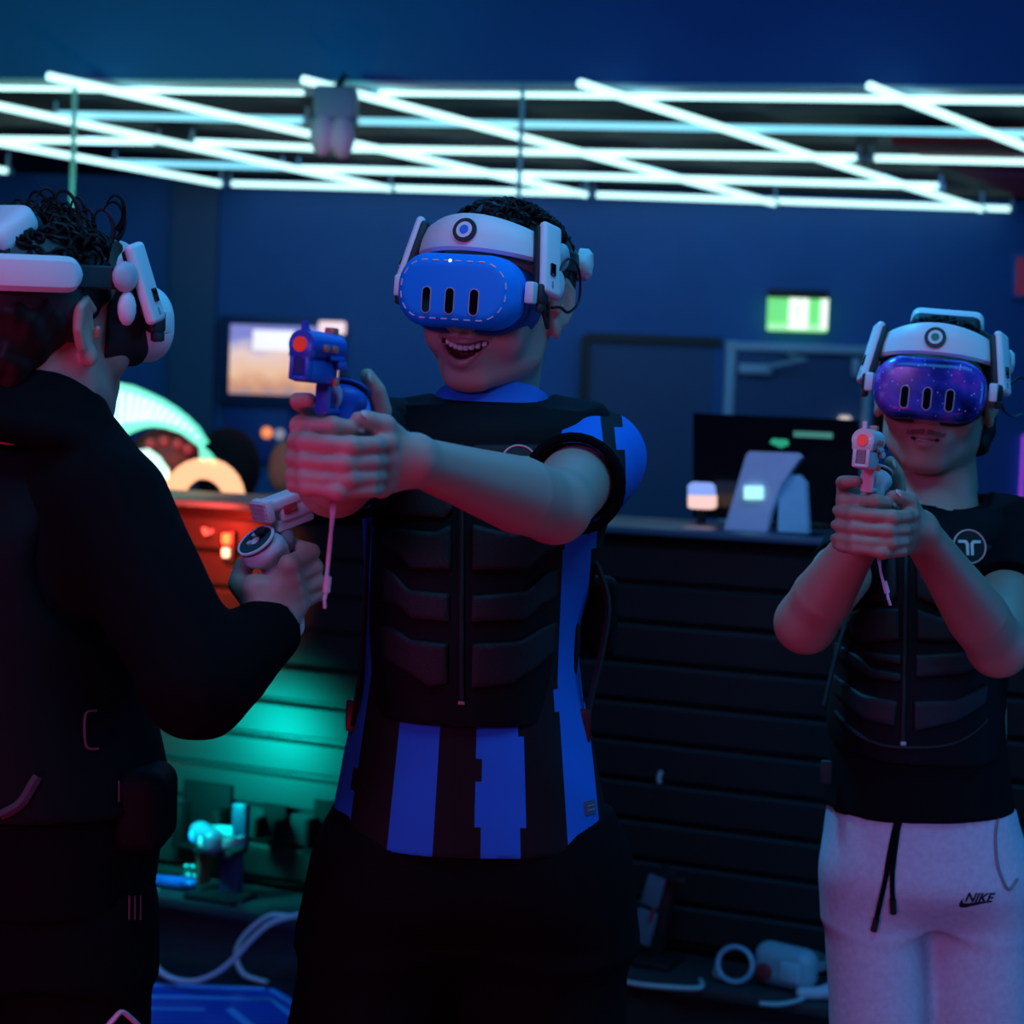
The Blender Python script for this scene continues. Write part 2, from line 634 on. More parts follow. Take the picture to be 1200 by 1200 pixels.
m_exf = mat('exit_figure_green', (0.5, 0.8, 0.5), 0.4, emit=(0.6, 0.95, 0.6), strength=0.85)
mb = MB()
q = lambda x, y: fw(x, y, .126)
mb.ball(q(938, 353), .014, seg=10)
mb.tube([q(936, 358), q(934, 368)], .012, 6)
mb.tube([q(934, 368), q(939, 374), q(942, 381)], .008, 6)
mb.tube([q(934, 368), q(930, 374), q(927, 377)], .008, 6)
mb.tube([q(931, 364), q(936, 358), q(942, 362)], .006, 6)
mb.build('running_figure', m_exf, ex)

# ------------------------------------------------------------------ ceiling tubes
TB = [  # px ends, which grid layer, label
    ((-30, 101), (367, 107), 0, 'glowing white tube crossing the ceiling nearest the dropped edge, left half'),
    ((435, 107), (1230, 118), 0, 'glowing white tube crossing the ceiling nearest the dropped edge, right half'),
    ((60, 134), (365, 141), 0, 'glowing white tube of the second crosswise row, left of the hanging unit'),
    ((412, 142), (1230, 157), 0, 'glowing white tube of the second crosswise row, right of the hanging unit'),
    ((-30, 163), (190, 166), 0, 'glowing white tube of the third crosswise row, at the left picture edge'),
    ((220, 166), (383, 174), 0, 'short glowing white tube of the third crosswise row, just left of the hanging unit'),
    ((404, 174), (1012, 185), 0, 'long glowing white tube of the third crosswise row, right of the hanging unit'),
    ((1016, 185), (1230, 190), 0, 'glowing white tube of the third crosswise row, at the right picture edge'),
    ((130, 190), (335, 196), 0, 'glowing white tube of the fourth crosswise row, left end'),
    ((345, 197), (1107, 218), 0, 'long glowing white tube of the fourth crosswise row, middle'),
    ((265, 215), (685, 227), 0, 'glowing white tube of the last crosswise row along the far wall, left'),
    ((692, 228), (1190, 245), 0, 'glowing white tube of the last crosswise row along the far wall, right'),
    ((-60, 190), (13, 201), 1, 'glowing white slanting tube whose blunt end just enters the left edge'),
    ((-40, 160), (262, 216), 1, 'lowest glowing white slanting tube on the left, above the first player'),
    ((-40, 116), (460, 222), 1, 'glowing white slanting tube running from the left edge to the far wall'),
    ((50, 88), (690, 229), 1, 'glowing white slanting tube passing behind the hanging unit'),
    ((350, 92), (910, 239), 1, 'glowing white slanting tube starting just above the hanging unit'),
    ((675, 96), (1152, 246), 1, 'glowing white slanting tube between the middle and the right player'),
    ((1015, 99), (1230, 183), 1, 'glowing white slanting tube at the upper right corner'),
]
for (x0, y0), (x1, y1), ly, lb in TB:
    zz = 2.79 if ly == 0 else 2.745
    a, b = on_z(x0, y0, zz), on_z(x1, y1, zz)
    t = thing('light_tube', (a + b) / 2, lb, 'tube light', 'white light tubes of the ceiling grid')
    dr = (b - a).normalized()
    MB().tube([a + dr * .03, b - dr * .03], .0165, 10).build('tube', m_tube2 if 'second crosswise' in lb or 'left end' in lb else m_tube, t)
    for e, s in ((a, 1), (b, -1)):
        if ly == 1 and e.y < 7.9: continue
        mb = MB().tube([e, e + dr * .035 * s], .020, 10)
        if ly == 0 or e.y > 7.9: mb.tube([e + dr * .02 * s, (e + dr * .02 * s) + Vector((0, 0, 2.848 - zz))], .009, 6)
        mb.build('end_cap', m_frame, t)

# upright edge strips of the glass screen under the dropped ceiling
for px, lb in ((88, 'thin upright edge strip hanging from the dropped ceiling at far left'), (613, 'thin upright edge strip hanging from the dropped ceiling behind the middle player')):
    n = Vector((-.165, -1, 0)).normalized()
    p = on_plane(px, 95, (0, 7.46, 0), n)
    mb = MB().box((p.x, p.y, 1.40), (.018, .012, 2.80))
    o = mb.build('glass_edge_strip', mat('glass_edge', (0.35, 0.75, 0.8), 0.2), smooth=False)
    tag(o, lb, 'strip', 'edge strips of the glass screen')

# hanging unit
sp = thing('hanging_sensor', P(392, 100, 7.1), 'dark box with two rounded grey lobes hanging from the ceiling among the tubes', 'sensor')
p = P(394, 122, 7.1)
MB().box(p, (.16, .14, .12), bev=.015).build('housing', mat('slate_blue', (.25, .34, .5), .5), sp)
m_lobe = mat('mauve_grey', (.90, .75, .95), .5)
for px, py in ((378, 157), (401, 160)):
    c = P(px, py, 7.08)
    MB().ball(c, (.048, .06, .085)).build('lobe', m_lobe, sp)
MB().tube([P(394, 105, 7.1), P(394, 70, 7.1) + Vector((0, .35, .0))], .015, 8).build('stem', m_black, sp)

# ------------------------------------------------------------------ television on the far wall
tv = thing('television', fw(332, 470, .1), 'wall television showing a bright orange and white picture behind the left player', 'television')
mb = wall_box(MB(), 255, 374, 404, 474, .1, .08, .01)
mb.build('casing', mat('navy_casing', (.02, .05, .16), .4), tv)
m = bpy.data.materials.new('tv_picture')
m.use_nodes = True
nt = m.node_tree
b = nt.nodes['Principled BSDF']
tc = nt.nodes.new('ShaderNodeTexCoord')
sx = nt.nodes.new('ShaderNodeSeparateXYZ')
nt.links.new(tc.outputs['Generated'], sx.inputs[0])
nz = nt.nodes.new('ShaderNodeTexNoise')
nz.inputs['Scale'].default_value = 5
nt.links.new(tc.outputs['Generated'], nz.inputs['Vector'])
ad = nt.nodes.new('ShaderNodeMath')
ad.operation = 'MULTIPLY_ADD'
ad.inputs[1].default_value = .35
nt.links.new(nz.outputs['Fac'], ad.inputs[0])
nt.links.new(sx.outputs['Z'], ad.inputs[2])
rp = nt.nodes.new('ShaderNodeValToRGB')
rp.color_ramp.elements[0].position = 0.12
rp.color_ramp.elements[0].color = (.35, .28, .40, 1)
rp.color_ramp.elements[1].position = 1.1
rp.color_ramp.elements[1].color = (.25, .28, .75, 1)
for ps, cl in ((.30, (.75, .36, .22)), (.5, (1, .62, .42)), (.75, (.95, .72, .68)), (.95, (.50, .48, .80))):
    e = rp.color_ramp.elements.new(ps)
    e.color = (*cl, 1)
nt.links.new(ad.outputs[0], rp.inputs[0])
nt.links.new(rp.outputs[0], b.inputs['Emission Color'])
b.inputs['Emission Strength'].default_value = 0.85
b.inputs['Base Color'].default_value = (.02, .02, .02, 1)
mb = wall_box(MB(), 268, 384, 396, 461, .112, .02)
scr = mb.build('screen', m, tv, smooth=False)
mb = wall_box(MB(), 296, 388, 345, 410, .118, .01, .004)
mb.build('white_picture_patch', mat('picture_white', (.9, .9, .9), .5, emit=(1, .95, .95), strength=.9), scr)
mb = wall_box(MB(), 373, 377, 405, 391, .125, .03, .01)
tag(mb.build('wall_lamp', mat('pink_white_glow', (.9, .8, .8), .4, emit=(1, .72, .72), strength=.9)), 'small pinkish white lamp at the top right corner of the television', 'lamp')
for px, r, cl, lb in ((313, 507, (1, .28, .10), 'small glowing orange round lamp under the television'), (328, 509, (.35, .36, .45), 'small pale round lamp beside the orange one under the television')):
    mb = MB().ball(fw(px, r, .05), (.035, .045, .035))
    tag(mb.build('indicator_lamp', mat('lamp_' + str(px), cl, .4, emit=cl, strength=1.1 if px == 313 else .6)), lb, 'lamp', 'indicator lamps on the far wall')
mb = wall_box(MB(), 262, 476, 340, 540, .06, .06, .01)
tag(mb.build('wall_panel', mat('deep_blue_panel', (.02, .07, .38), .5)), 'dark blue panel on the wall below the television, carrying two small lamps', 'panel')
mb = wall_box(MB(), 1186, 298, 1235, 350, .06, .06, .004)
o = mb.build('wall_monitor', mat('screen_frame_blue', (.05, .14, .5), .4))
tag(o, 'blue framed wall monitor with a dim red screen at the right picture edge', 'monitor')
mb = wall_box(MB(), 1190, 303, 1235, 345, .066, .01)
mb.build('screen', mat('dim_red_screen', (.12, .03, .06), .4, emit=(.3, .03, .08), strength=.25), o)
mb = wall_box(MB(), 1196, 510, 1201, 640, .05, .05)
tag(mb.build('light_strip', mat('violet_glow', (.4, .1, .8), .4, emit=(.45, .08, .9), strength=.7)), 'thin upright violet light strip at the right picture edge', 'light')
mb = wall_box(MB(), 984, 488, 999, 503, .1, .1, .02)
tag(mb.build('wall_lamp', mat('warm_white_glow', (.9, .8, .7), .4, emit=(.9, .72, .62), strength=.8)), 'small warm white lamp low on the pale door frame, above the black screen', 'lamp')

# ------------------------------------------------------------------ counter with slatted front
SL = 0.452
CU = Vector((1, -SL, 0)).normalized()
CN = Vector((SL, 1, 0)).normalized()      # away from the camera
CM = Matrix(((CU.x, CN.x, 0, 0), (CU.y, CN.y, 0, 4.79), (0, 0, 1, 0), (0, 0, 0, 1)))


def cp(px, py, Y):
    """counter coordinates of the point seen at this pixel on the upright plane Y behind the slats"""
    return CM.inverted() @ on_plane(px, py, CM @ Vector((0, Y, 0)), CN)


def cz(px, py, z):
    return CM.inverted() @ on_z(px, py, z)


m_slat = mat('slat_board', (0.0105, 0.0115, 0.013), 0.5, var=0.06)
ct = thing('counter', (0, 0, 0), 'long dark counter with a slatted front running behind the players', 'counter', M=CM)
LX0, LX1 = -2.6, 1.75
L, LC = LX1 - LX0, (LX1 + LX0) / 2
mb = MB()
for i in range(10):
    z0 = .20 + i * .0985
    mb.box((LC, .012, z0 + .0455), (L, .024, .087), bev=.006, seg=1)
mb.box((LC, .04, .68), (L, .03, 1.0), mi=1)
mb.build('slat_front', [m_slat, m_black], ct, world=False)
MB().box((LC, .22, 1.2135), (L, .52, .017), bev=.004).build('counter_top', mat('counter_top_blue', (.04, .10, .16), .35), ct, world=False)
MB().box((LC, .26, .6), (L - .02, .38, 1.208)).build('carcass', m_black, ct, world=False)
m_ledge = mat('ledge_board', (0.04, 0.045, 0.05), 0.35)
MB().box((LC, -.125, .163), (L, .25, .026), bev=.006).build('ledge', m_ledge, ct, world=False)
MB().box((LC, -.10, .075), (L, .2, .149)).build('plinth', m_ledge, ct, world=False)
# two coloured downlights behind the left player wash the slats
def fit(name, lb, px, py, Y, col):
    q = CM @ cp(px, py, Y)
    return q
q = CM @ Vector(cp(225, 600, -.22)); spot('red_slat_light', q, CM @ Vector(cp(212, 625, 0)), 120, (1, .03, .015), 44, .05)
q = CM @ Vector(cp(196, 888, -.34)); spot('teal_slat_light', q, CM @ Vector(cp(272, 912, 0)), 118, (.0, 1.0, .85), 30, .08)
q = CM @ Vector(cp(245, 690, -.4)); spot('amber_slat_light', q, CM @ Vector(cp(240, 680, 0)), 90, (1, .25, .06), 14, .05)

# things on the counter
IM = CM
mon = thing('desktop_monitor', (0, 0, 0), 'white desktop monitor seen from behind, leaning on the counter beside the right player', 'monitor', M=CM @ Matrix.Translation((cp(890, 632, .12).x, .12, 1.222)))
def cw(px, py, Y):
    return CM @ Vector(cp(px, py, Y))
def quad_slab(mb, pix, Y, th, mi=0):
    ps = [cw(x, y, Y) for x, y in pix]
    ps = [Vector((p.x, p.y, max(p.z, 1.2225))) for p in ps]
    n = len(ps)
    V = ps + [p + CN * th for p in ps]
    mb.add(V, [tuple(range(n)), tuple(range(n, 2 * n))[::-1]] + [(i, n + i, n + (i + 1) % n, (i + 1) % n) for i in range(n)], mi)
    return mb
m_imac = mat('pale_monitor_back', (.75, .78, .92), .35)
quad_slab(MB(), [(848, 629), (874, 534), (878, 529), (933, 531), (938, 536), (926, 552), (914, 570), (903, 600), (897, 632)], .12, .03).build('back_shell', m_imac, mon, smooth=False)
quad_slab(MB(), [(911, 633), (913, 562), (918, 556), (935, 557), (943, 566), (946, 634)], .15, .03).build('stand', mat('pale_cyan_stand', (.40, .80, .95), .35), mon, smooth=False)
quad_slab(MB(), [(905, 633), (905, 627), (957, 630), (957, 636)], .06, .14).build('foot', m_imac, mon, smooth=False)
quad_slab(MB(), [(872, 570), (893, 570), (893, 585), (872, 585)], .112, .008).build('bright_patch', mat('cyan_white_glow', (.6, .9, .9), .4, emit=(.45, 1, .9), strength=1.0), mon, smooth=False)  # small glowing rectangle on the monitor's back
scn = thing('flat_screen', CM @ Vector((cp(905, 620, .36).x, .36, 1.222)), 'large black flat screen standing at the back of the counter', 'screen')
quad_slab(MB(), [(812, 606), (812, 484), (1003, 492), (1003, 616)], .40, .04).build('panel', m_blackgloss, scn, smooth=False)
quad_slab(MB(), [(850, 626), (852, 612), (965, 616), (965, 630)], .36, .1).build('foot', m_black, scn, smooth=False)
quad_slab(MB(), [(930, 512), (930, 505), (975, 507), (975, 514)], .393, .006).build('strip_reflection', mat('green_grey_glow', (.1, .3, .2), .4, emit=(.08, .30, .20), strength=.5), scn, smooth=False)  # faint emission imitates a reflection in the black screen
quad_slab(MB(), [(902, 519), (905, 514), (922, 515), (924, 521), (915, 525)], .393, .006).build('green_reflection', mat('green_glow', (.05, .5, .2), .4, emit=(.03, .5, .25), strength=.5), scn, smooth=False)  # green reflection in the screen, done as a glowing patch
pl = thing('counter_lamp', CM @ Vector((cp(822, 620, .3).x, .3, 1.222)), 'small glowing peach and blue display on the counter left of the white monitor', 'display')
quad_slab(MB(), [(806, 594), (806, 580), (836, 581), (836, 594), (832, 597), (810, 596)], .29, .03).build('lit_lower', mat('peach_glow', (.9, .6, .5), .4, emit=(1, .62, .50), strength=.95), pl, smooth=False)
quad_slab(MB(), [(806, 580), (806, 569), (811, 565), (830, 566), (834, 570), (835, 581)], .29, .03).build('lit_upper', mat('sky_glow', (.4, .5, .9), .4, emit=(.28, .42, .85), strength=.8), pl, smooth=False)
quad_slab(MB(), [(816, 624), (816, 594), (824, 594), (824, 624)], .30, .02).build('post', m_black, pl, smooth=False)

# ------------------------------------------------------------------ lit machine behind the counter
AD = 6.2
ar = thing('arcade_machine', (P(190, 600, AD).x, P(190, 600, AD).y, 0), 'arcade machine with a glowing green ribbed arch and orange half ring behind the counter', 'arcade machine')
AM = Matrix.Translation(ar.location)
AO = P(185, 590, AD)
mb = MB().box((AO.x - .05, AO.y + .3, .57), (.62, .5, 1.14), bev=.02)
mb.build('cabinet', m_black, ar)
pa = lambda x, y, d=0: P(x, y, AD + d)


def ribbon(mb, outer, inner, th, mi=0):
    n = len(outer)
    V = [pa(*p) for p in outer] + [pa(*p) for p in inner] + [pa(*p) + Vector((0, th, 0)) for p in outer] + [pa(*p) + Vector((0, th, 0)) for p in inner]
    Fs = []
    for i in range(n - 1):
        Fs += [(i, i + 1, n + i + 1, n + i), (2 * n + i + 1, 2 * n + i, 3 * n + i, 3 * n + i + 1), (i + 1, i, 2 * n + i, 2 * n + i + 1), (n + i, n + i + 1, 3 * n + i + 1, 3 * n + i)]
    Fs += [(0, n, 3 * n, 2 * n), (n - 1, 3 * n - 1, 4 * n - 1, 2 * n - 1)]
    mb.add(V, Fs, mi)
    return mb


outer = [(60, 470), (95, 452), (127, 447), (148, 451), (167, 459), (184, 467), (200, 477), (214, 488), (227, 501), (238, 519)]
inner = [(70, 560), (95, 540), (118, 525), (135, 513), (147, 507), (160, 502), (176, 500), (194, 502), (212, 508), (232, 523)]
m_gr = mat('mint_glow', (.2, .8, .6), .4, emit=(.16, .95, .66), strength=1.0)
ribbon(MB(), outer, inner, .12).build('lit_arch', m_gr, ar, smooth=False)
m_rib = mat('white_mint_glow', (.6, .9, .8), .4, emit=(.65, 1, .88), strength=1.05)
mb = MB()
for i in range(16):
    t = .08 + .86 * i / 15
    f = t * 9
    k = min(8, int(f)); g = f - k
    o_ = [outer[k][j] * (1 - g) + outer[k + 1][j] * g for j in (0, 1)]
    i_ = [inner[k][j] * (1 - g) + inner[k + 1][j] * g for j in (0, 1)]
    lp = lambda s: (o_[0] + (i_[0] - o_[0]) * s + 8 * s, o_[1] + (i_[1] - o_[1]) * s)
    a, c = lp(.12), lp(.72)
    mb.tube([pa(*a, -.01), pa(*c, -.01)], .009, 6)
mb.build('arch_ribs', m_rib, ar)
ribbon(MB(), [(233, 522), (243, 530), (253, 543)], [(234, 540), (244, 542), (251, 547)], .06).build('arch_end', m_gr, ar, smooth=False)
ribbon(MB(), [(148, 540), (158, 528), (170, 526), (183, 535), (195, 552)], [(150, 560), (160, 556), (170, 558), (182, 562), (193, 563)], .06).build('lit_rim', m_rib, ar, smooth=False)
mb = MB()
oo, ii = [], []
for i in range(15):
    a = math.radians(186 - 186 * i / 14 - 6)
    oo.append((237 + 47 * math.cos(a), 586 - 49 * math.sin(a)))
    ii.append((237 + 25 * math.cos(a), 587 - 26 * math.sin(a)))
ribbon(mb, oo, ii, .07).build('lit_half_ring', mat('orange_glow', (1, .6, .3), .4, emit=(1, .50, .25), strength=1.3), ar, smooth=False)
mb = MB()
mb.ball(pa(195, 535, .25), (.13, .08, .10))
mb.build('dial', mat('dark_red_dial', (.16, .02, .03), .4), ar)
for i, (px, py) in enumerate(((176, 520), (192, 517), (208, 520), (220, 526))):
    MB().ball(pa(px, py, .17), (.02, .02, .02), seg=10).build('dial_lamp', mat('dull_red_lamp', (.35, .03, .05), .4, emit=(.4, .03, .06), strength=.3), ar)
ch = thing('chair', (P(268, 600, 7.7).x, P(268, 600, 7.7).y, 0), 'dark reddish rounded chair back behind the counter, right of the glowing machine', 'chair')
MB().ball(P(266, 548, 7.7), (.14, .07, .17)).build('backrest', mat('maroon_fabric', (.08, .02, .03), .8), ch)
MB().box(P(266, 548, 7.7) + Vector((0, -.1, -.38)), (.4, .4, .08), bev=.03).build('seat', m_black, ch)
mb = MB().tube([P(266, 548, 7.7) + Vector((0, .02, -.05)), P(266, 548, 7.7) + Vector((0, .05, -.4)), P(266, 548, 7.7) + Vector((0, -.1, -.42))], .02, 8)
q = P(266, 548, 7.7)
mb.tube([(q.x, q.y - .1, q.z - .38), (q.x, q.y - .1, .04)], .03, 10)
for k in range(5):
    a = k * 1.2566
    mb.tube([(q.x, q.y - .1, .06), (q.x + .25 * math.cos(a), q.y - .1 + .25 * math.sin(a), .03)], .02, 6)
mb.build('pedestal', m_black, ch)
q = P(338, 552, 6.9)
bg = thing('tan_bag', (q.x, q.y, 0), 'blurred tan bag on a dark stool behind the middle player\'s hands', 'bag')
s = Solid(q - Vector((.12, .1, .15)), q + Vector((.12, .1, .15)), .008)
s.ell(q, (.075, .06, .09), .01).ell(q + Vector((-.02, 0, .06)), (.04, .04, .05), .03)
V, Fq = s.mesh()
link_mesh('bag_body', V, Fq, mat('tan_canvas', (.55, .42, .28), .8), bg)
mb = MB().box((q.x, q.y, q.z - .113), (.3, .3, .04), bev=.01)
for sx_ in (-.12, .12):
    for sy_ in (-.12, .12):
        mb.tube([(q.x + sx_, q.y + sy_, q.z - .1), (q.x + sx_ * 1.2, q.y + sy_ * 1.2, 0)], .015, 6)
tag(mb.build('bar_stool', m_black), 'dark bar stool carrying the tan bag behind the counter', 'stool')


# ------------------------------------------------------------------ people: materials
m_skin = mat('skin', (0.55, 0.32, 0.26), 0.5, var=0.06, scale=25, bump=0.08, bscale=500)
m_skin2 = mat('skin_tan', (0.44, 0.25, 0.195), 0.5, var=0.06, scale=25, bump=0.08, bscale=500)
m_lip = mat('lip', (0.45, 0.17, 0.16), 0.4)
m_mouth = mat('mouth_inside', (0.12, 0.02, 0.02), 0.5)
m_tooth = mat('tooth', (0.80, 0.76, 0.68), 0.25)
m_nail = mat('nail', (0.72, 0.48, 0.42), 0.25)
m_brow = mat('facial_hair', (0.20, 0.11, 0.085), 0.8)
m_hair = mat('black_hair', (0.008, 0.006, 0.006), 0.5, spec=0.2)
m_cloth_black = mat('black_cloth', (0.0022, 0.003, 0.0045), 0.85, bump=0.3, bscale=900, spec=.10)
m_vest = mat('vest_black', (0.0028, 0.0036, 0.0055), 0.65, bump=0.3, bscale=700, spec=.12)
m_pad = mat('vest_pad', (0.006, 0.0075, 0.011), 0.5, bump=0.4, bscale=900, spec=.3)
m_strap = mat('webbing', (0.012, 0.012, 0.014), 0.7, bump=0.4, bscale=1200)
m_blue = mat('royal_blue_cloth', (0.012, 0.16, 0.70), 0.75, bump=0.2, bscale=900)
m_pants = mat('grey_marl_fleece', (0.46, 0.49, 0.56), 0.85, var=0.22, scale=120, bump=0.3, bscale=700)


def merge(blocks):
    Vs, Fs, Ms, o = [], [], [], 0
    for V, Fq, mi in blocks:
        Vs.append(V)
        Fs.append(np.asarray(Fq) + o)
        Ms.append(np.broadcast_to(np.asarray(mi), (len(Fq),)))
        o += len(V)
    return np.concatenate(Vs), np.concatenate(Fs), np.concatenate(Ms)


def mid(V, Fq):
    return V[Fq].mean(1)


# ------------------------------------------------------------------ head with face (frame: Y forward, Z up, X to the wearer's right)
def head_frame(o, yaw, tilt=0.0, nod=0.0, base=0.0):
    """yaw: turned towards picture left, 0 faces the camera"""
    return Matrix.Translation(o) @ Matrix.Rotation(math.pi - yaw, 4, 'Z') @ Matrix.Rotation(tilt, 4, 'Y') @ Matrix.Rotation(nod, 4, 'X')


def head_block(M, neck_w, neck_r, smile=0, stache=False, h=0.002, crown=.078):
    """head, face, ears and neck; returns world verts, quads, material index (0 skin 1 lip 2 mouth 3 tooth 4 nail 5 facial hair)"""
    Mi = M.inverted()
    nk = [Mi @ Vector(p) for p in neck_w]
    lo = np.minimum(np.array([-.10, -.14, -.15]), np.min([np.array(p) for p in nk], 0) - .09)
    hi = np.maximum(np.array([.10, .14, .14]), np.max([np.array(p) for p in nk], 0) + .07)
    s = Solid(lo, hi, h)
    s.ell((0, -.012, .030), (.075, .097, crown))
    s.ell((0, .030, -.015), (.064, .064, .086), .02)
    s.ell((0, .030, -.072), (.050, .050, .034), .02)
    for e in (-1, 1):
        s.chain([(e * .056, -.002, -.04), (e * .052, .012, -.068), (e * .016, .072, -.098)], [.014, .016, .017], .02)
        s.ell((e * .038, .062, -.036), (.026, .024, .024), .018)
        if smile: s.ell((e * .042, .062, -.054), (.020, .022, .019), .016)
        s.ell((e * .03, .082, .025), (.026, .014, .009), .014)            # brow
        s.ell((e * .031, .093, .002), (.017, .012, .011), .008, 's')      # socket
        s.ell((e * .031, .080, .002), (.013, .012, .012), .003)           # closed eye
    s.ell((0, .076, -.100), (.020, .017, .016), .014)                     # chin
    s.ell((0, .074, -.068), (.034, .030, .030), .015)                     # muzzle
    s.chain([(0, .090, .010), (0, .100, -.012), (0, .112, -.036)], [.008, .009, .012], .010)
    for e in (-1, 1):
        s.ell((e * .012, .101, -.040), (.009, .011, .008), .006)
        s.ell((e * .007, .106, -.047), (.004, .005, .004), .003, 's')
    # ears
    for e in (-1, 1):
        R = Matrix.Rotation(e * .35, 3, 'Z') @ Matrix.Rotation(.18, 3, 'X')
        s.ell((e * .080, -.012, -.004), (.007, .019, .033), .006, R=R)
        s.ell((e * .080, -.002, -.034), (.006, .009, .011), .006)
        s.ell((e * .088, -.008, -.004), (.007, .010, .019), .004, 's')
        s.chain([(e * .080, .002, .016), (e * .0835, -.012, .027), (e * .0885, -.026, .015), (e * .0880, -.028, -.006), (e * .0840, -.018, -.024)], [.0035, .0042, .0042, .004, .0035], .005)
        s.chain([(e * .082, .004, -.012), (e * .087, .002, -.004)], [.004, .003], .004)
    s.chain(nk, neck_r, .025)
    # throat under the chin stays clear of the jaw
    mz = -.062 if smile else -.070
    mw = .034 if smile else .022
    arc = lambda u: mz + (0.010 if smile else .002) * u * u
    yf = lambda u: .1035 - .018 * u * u - (.002 if smile else 0)
    us = np.linspace(-1, 1, 11)
    up = [(mw * u, yf(u) - .001, arc(u) + (.0035 if smile else .003) * (1 - u * u)) for u in us]
    dn = [(mw * u, yf(u) - .004, arc(u) - (.023 if smile else .006) * (1 - u * u)) for u in us]
    s.chain(up, [.0035 + .002 * (1 - abs(u)) for u in us], .006)
    s.chain(dn, [.0038 + .003 * (1 - abs(u)) for u in us], .006)
    gap = .022 if smile else .004
    for u in us[1:-1]:
        s.ell((mw * u * .92, yf(u) - .002, arc(u) - gap * .42 * (1 - u * u) + .0005), (.006, .016, max(.0012, gap * .42 * (1 - u * u))), .002, 's')
    V, Fq = s.mesh()
    c = mid(V, Fq)
    u = c[:, 0] / mw
    ins = (np.abs(u) < 1.05)
    za = mz + (0.010 if smile else .002) * u * u
    yfa = .1035 - .018 * u * u - (.002 if smile else 0)
    w = np.clip(1 - u * u, 0, 1)
    top = za + (.0035 if smile else .003) * w
    bot = za - (.023 if smile else .006) * w
    mi = np.zeros(len(Fq), int)
    lip = ins & (c[:, 1] > .07) & (c[:, 2] < top + .0052 * (.35 + .65 * w)) & (c[:, 2] > bot - .0065 * (.35 + .65 * w)) & (c[:, 1] > yfa - .006)
    mi[lip] = 1
    inner = ins & (c[:, 1] > .07) & (c[:, 2] < top - .001) & (c[:, 2] > bot + .001) & (c[:, 1] < yfa - .0045)
    mi[inner] = 2
    if stache:
        st = (np.abs(c[:, 0]) < .027) & (c[:, 1] > .085) & (c[:, 2] > top + .003) & (c[:, 2] < top + .0125 - .12 * np.abs(c[:, 0]) ) & (np.abs(c[:, 0]) > .002)
        mi[st & ~lip] = 5
    out = [(V, Fq, mi)]
    # teeth
    t = MB()
    n = 8 if smile else 6
    for i in range(n):
        u_ = (i - (n - 1) / 2) / (n / 2) * (.80 if smile else .62)
        hgt = (.0070 - .0020 * abs(u_)) if smile else .004
        t.box((mw * u_, yf(u_) - .0075, arc(u_) + (.0015 if smile else .001) - hgt * .40), (mw * .1975 if smile else .0046, .005, hgt * 1.75), bev=.0014, seg=1)
    if smile:
        for i in range(7):
            u_ = (i - 3) / 3.5 * .6
            t.box((mw * u_, yf(u_) - .013, arc(u_) - .0190 * (1 - u_ * u_) - .001), (.0056, .004, .008), bev=.0012, seg=1)
    tv_ = np.array(t.v)
    tq = np.array([f if len(f) == 4 else (f[0], f[1], f[2], f[2]) for f in t.f])
    tri = np.array([len(f) == 3 for f in t.f])
    # triangles become thin quads by splitting the last corner onto a new vertex
    nv = [tuple(v) for v in t.v]
    q2 = []
    for f in t.f:
        if len(f) == 4: q2.append(f)
        else:
            a = (np.array(nv[f[1]]) + np.array(nv[f[2]])) / 2
            nv.append(tuple(a))
            q2.append((f[0], f[1], len(nv) - 1, f[2]))
    out.append((np.array(nv), np.array(q2), 3))
    V, Fq, mi = merge(out)
    return xf(M, V), Fq, mi


def add_hair(M, root, front=.075, curls=170, cl=(.35, 1.0), seed=3, name='hair', back_cut=-.075, crown=.0825, nape=False):
    """short hair: a lumpy cap plus loose curls"""
    s = Solid((-.105, -.135, -.10), (.105, .12, .16), .0028)
    s.ell((0, -.014, .031), (.0800, .1020, crown))
    for e in (-1, 1) if nape else (): s.chain([(e * .030, -.055, 0), (e * .026, -.064, -.036), (e * .022, -.062, -.062)], [.050, .040, .036], .02)
    k = (front - back_cut) / .19
    s.everywhere(lambda x, y, z: (front + k * (y - .09)) - z + 0 * x, 'i', .006)
    s.D += (.0035 * snoise(s.ax[0][:, None, None], s.ax[1][None, :, None], s.ax[2][None, None, :], 190, seed)).astype(np.float32)
    V, Fq = s.mesh()
    h = link_mesh(name, xf(M, V), Fq, m_hair, root)
    r = random.Random(seed)
    mb = MB()
    for i in range(curls):
        az = r.uniform(-math.pi, math.pi)
        el = math.radians(r.uniform(20, 88))
        el = max(el, math.radians(40)) if abs(az) < 1.2 else el
        d = Vector((math.cos(el) * math.sin(az), math.cos(el) * math.cos(az), math.sin(el)))
        p = Vector((d.x * .079, d.y * .101 - .014, d.z * (crown - .0015) + .031))
        if not (cl[0] * 0 + p.z > front + k * (p.y - .09) + .004): continue
        t1 = d.orthogonal().normalized()
        t1 = (Matrix.Rotation(r.uniform(0, 6.28), 3, d) @ t1)
        t2 = d.cross(t1)
        R = r.uniform(.006, .012) * cl[1]
        ph = r.uniform(0, 6.28)
        n = 12
        pts = [p + d * (-.004 + .020 * cl[1] * math.sin(math.pi * j / n) * r.uniform(.95, 1.05)) + t1 * (R * math.cos(ph + 4.6 * j / n) + .012 * j / n) + t2 * (R * math.sin(ph + 4.6 * j / n)) for j in range(n + 1)]
        mb.tube([M @ q for q in pts], [.0026 * (1 - .6 * abs(2 * j / n - 1)) for j in range(n + 1)], 5)
    mb.build('curls', m_hair, h)
    return h


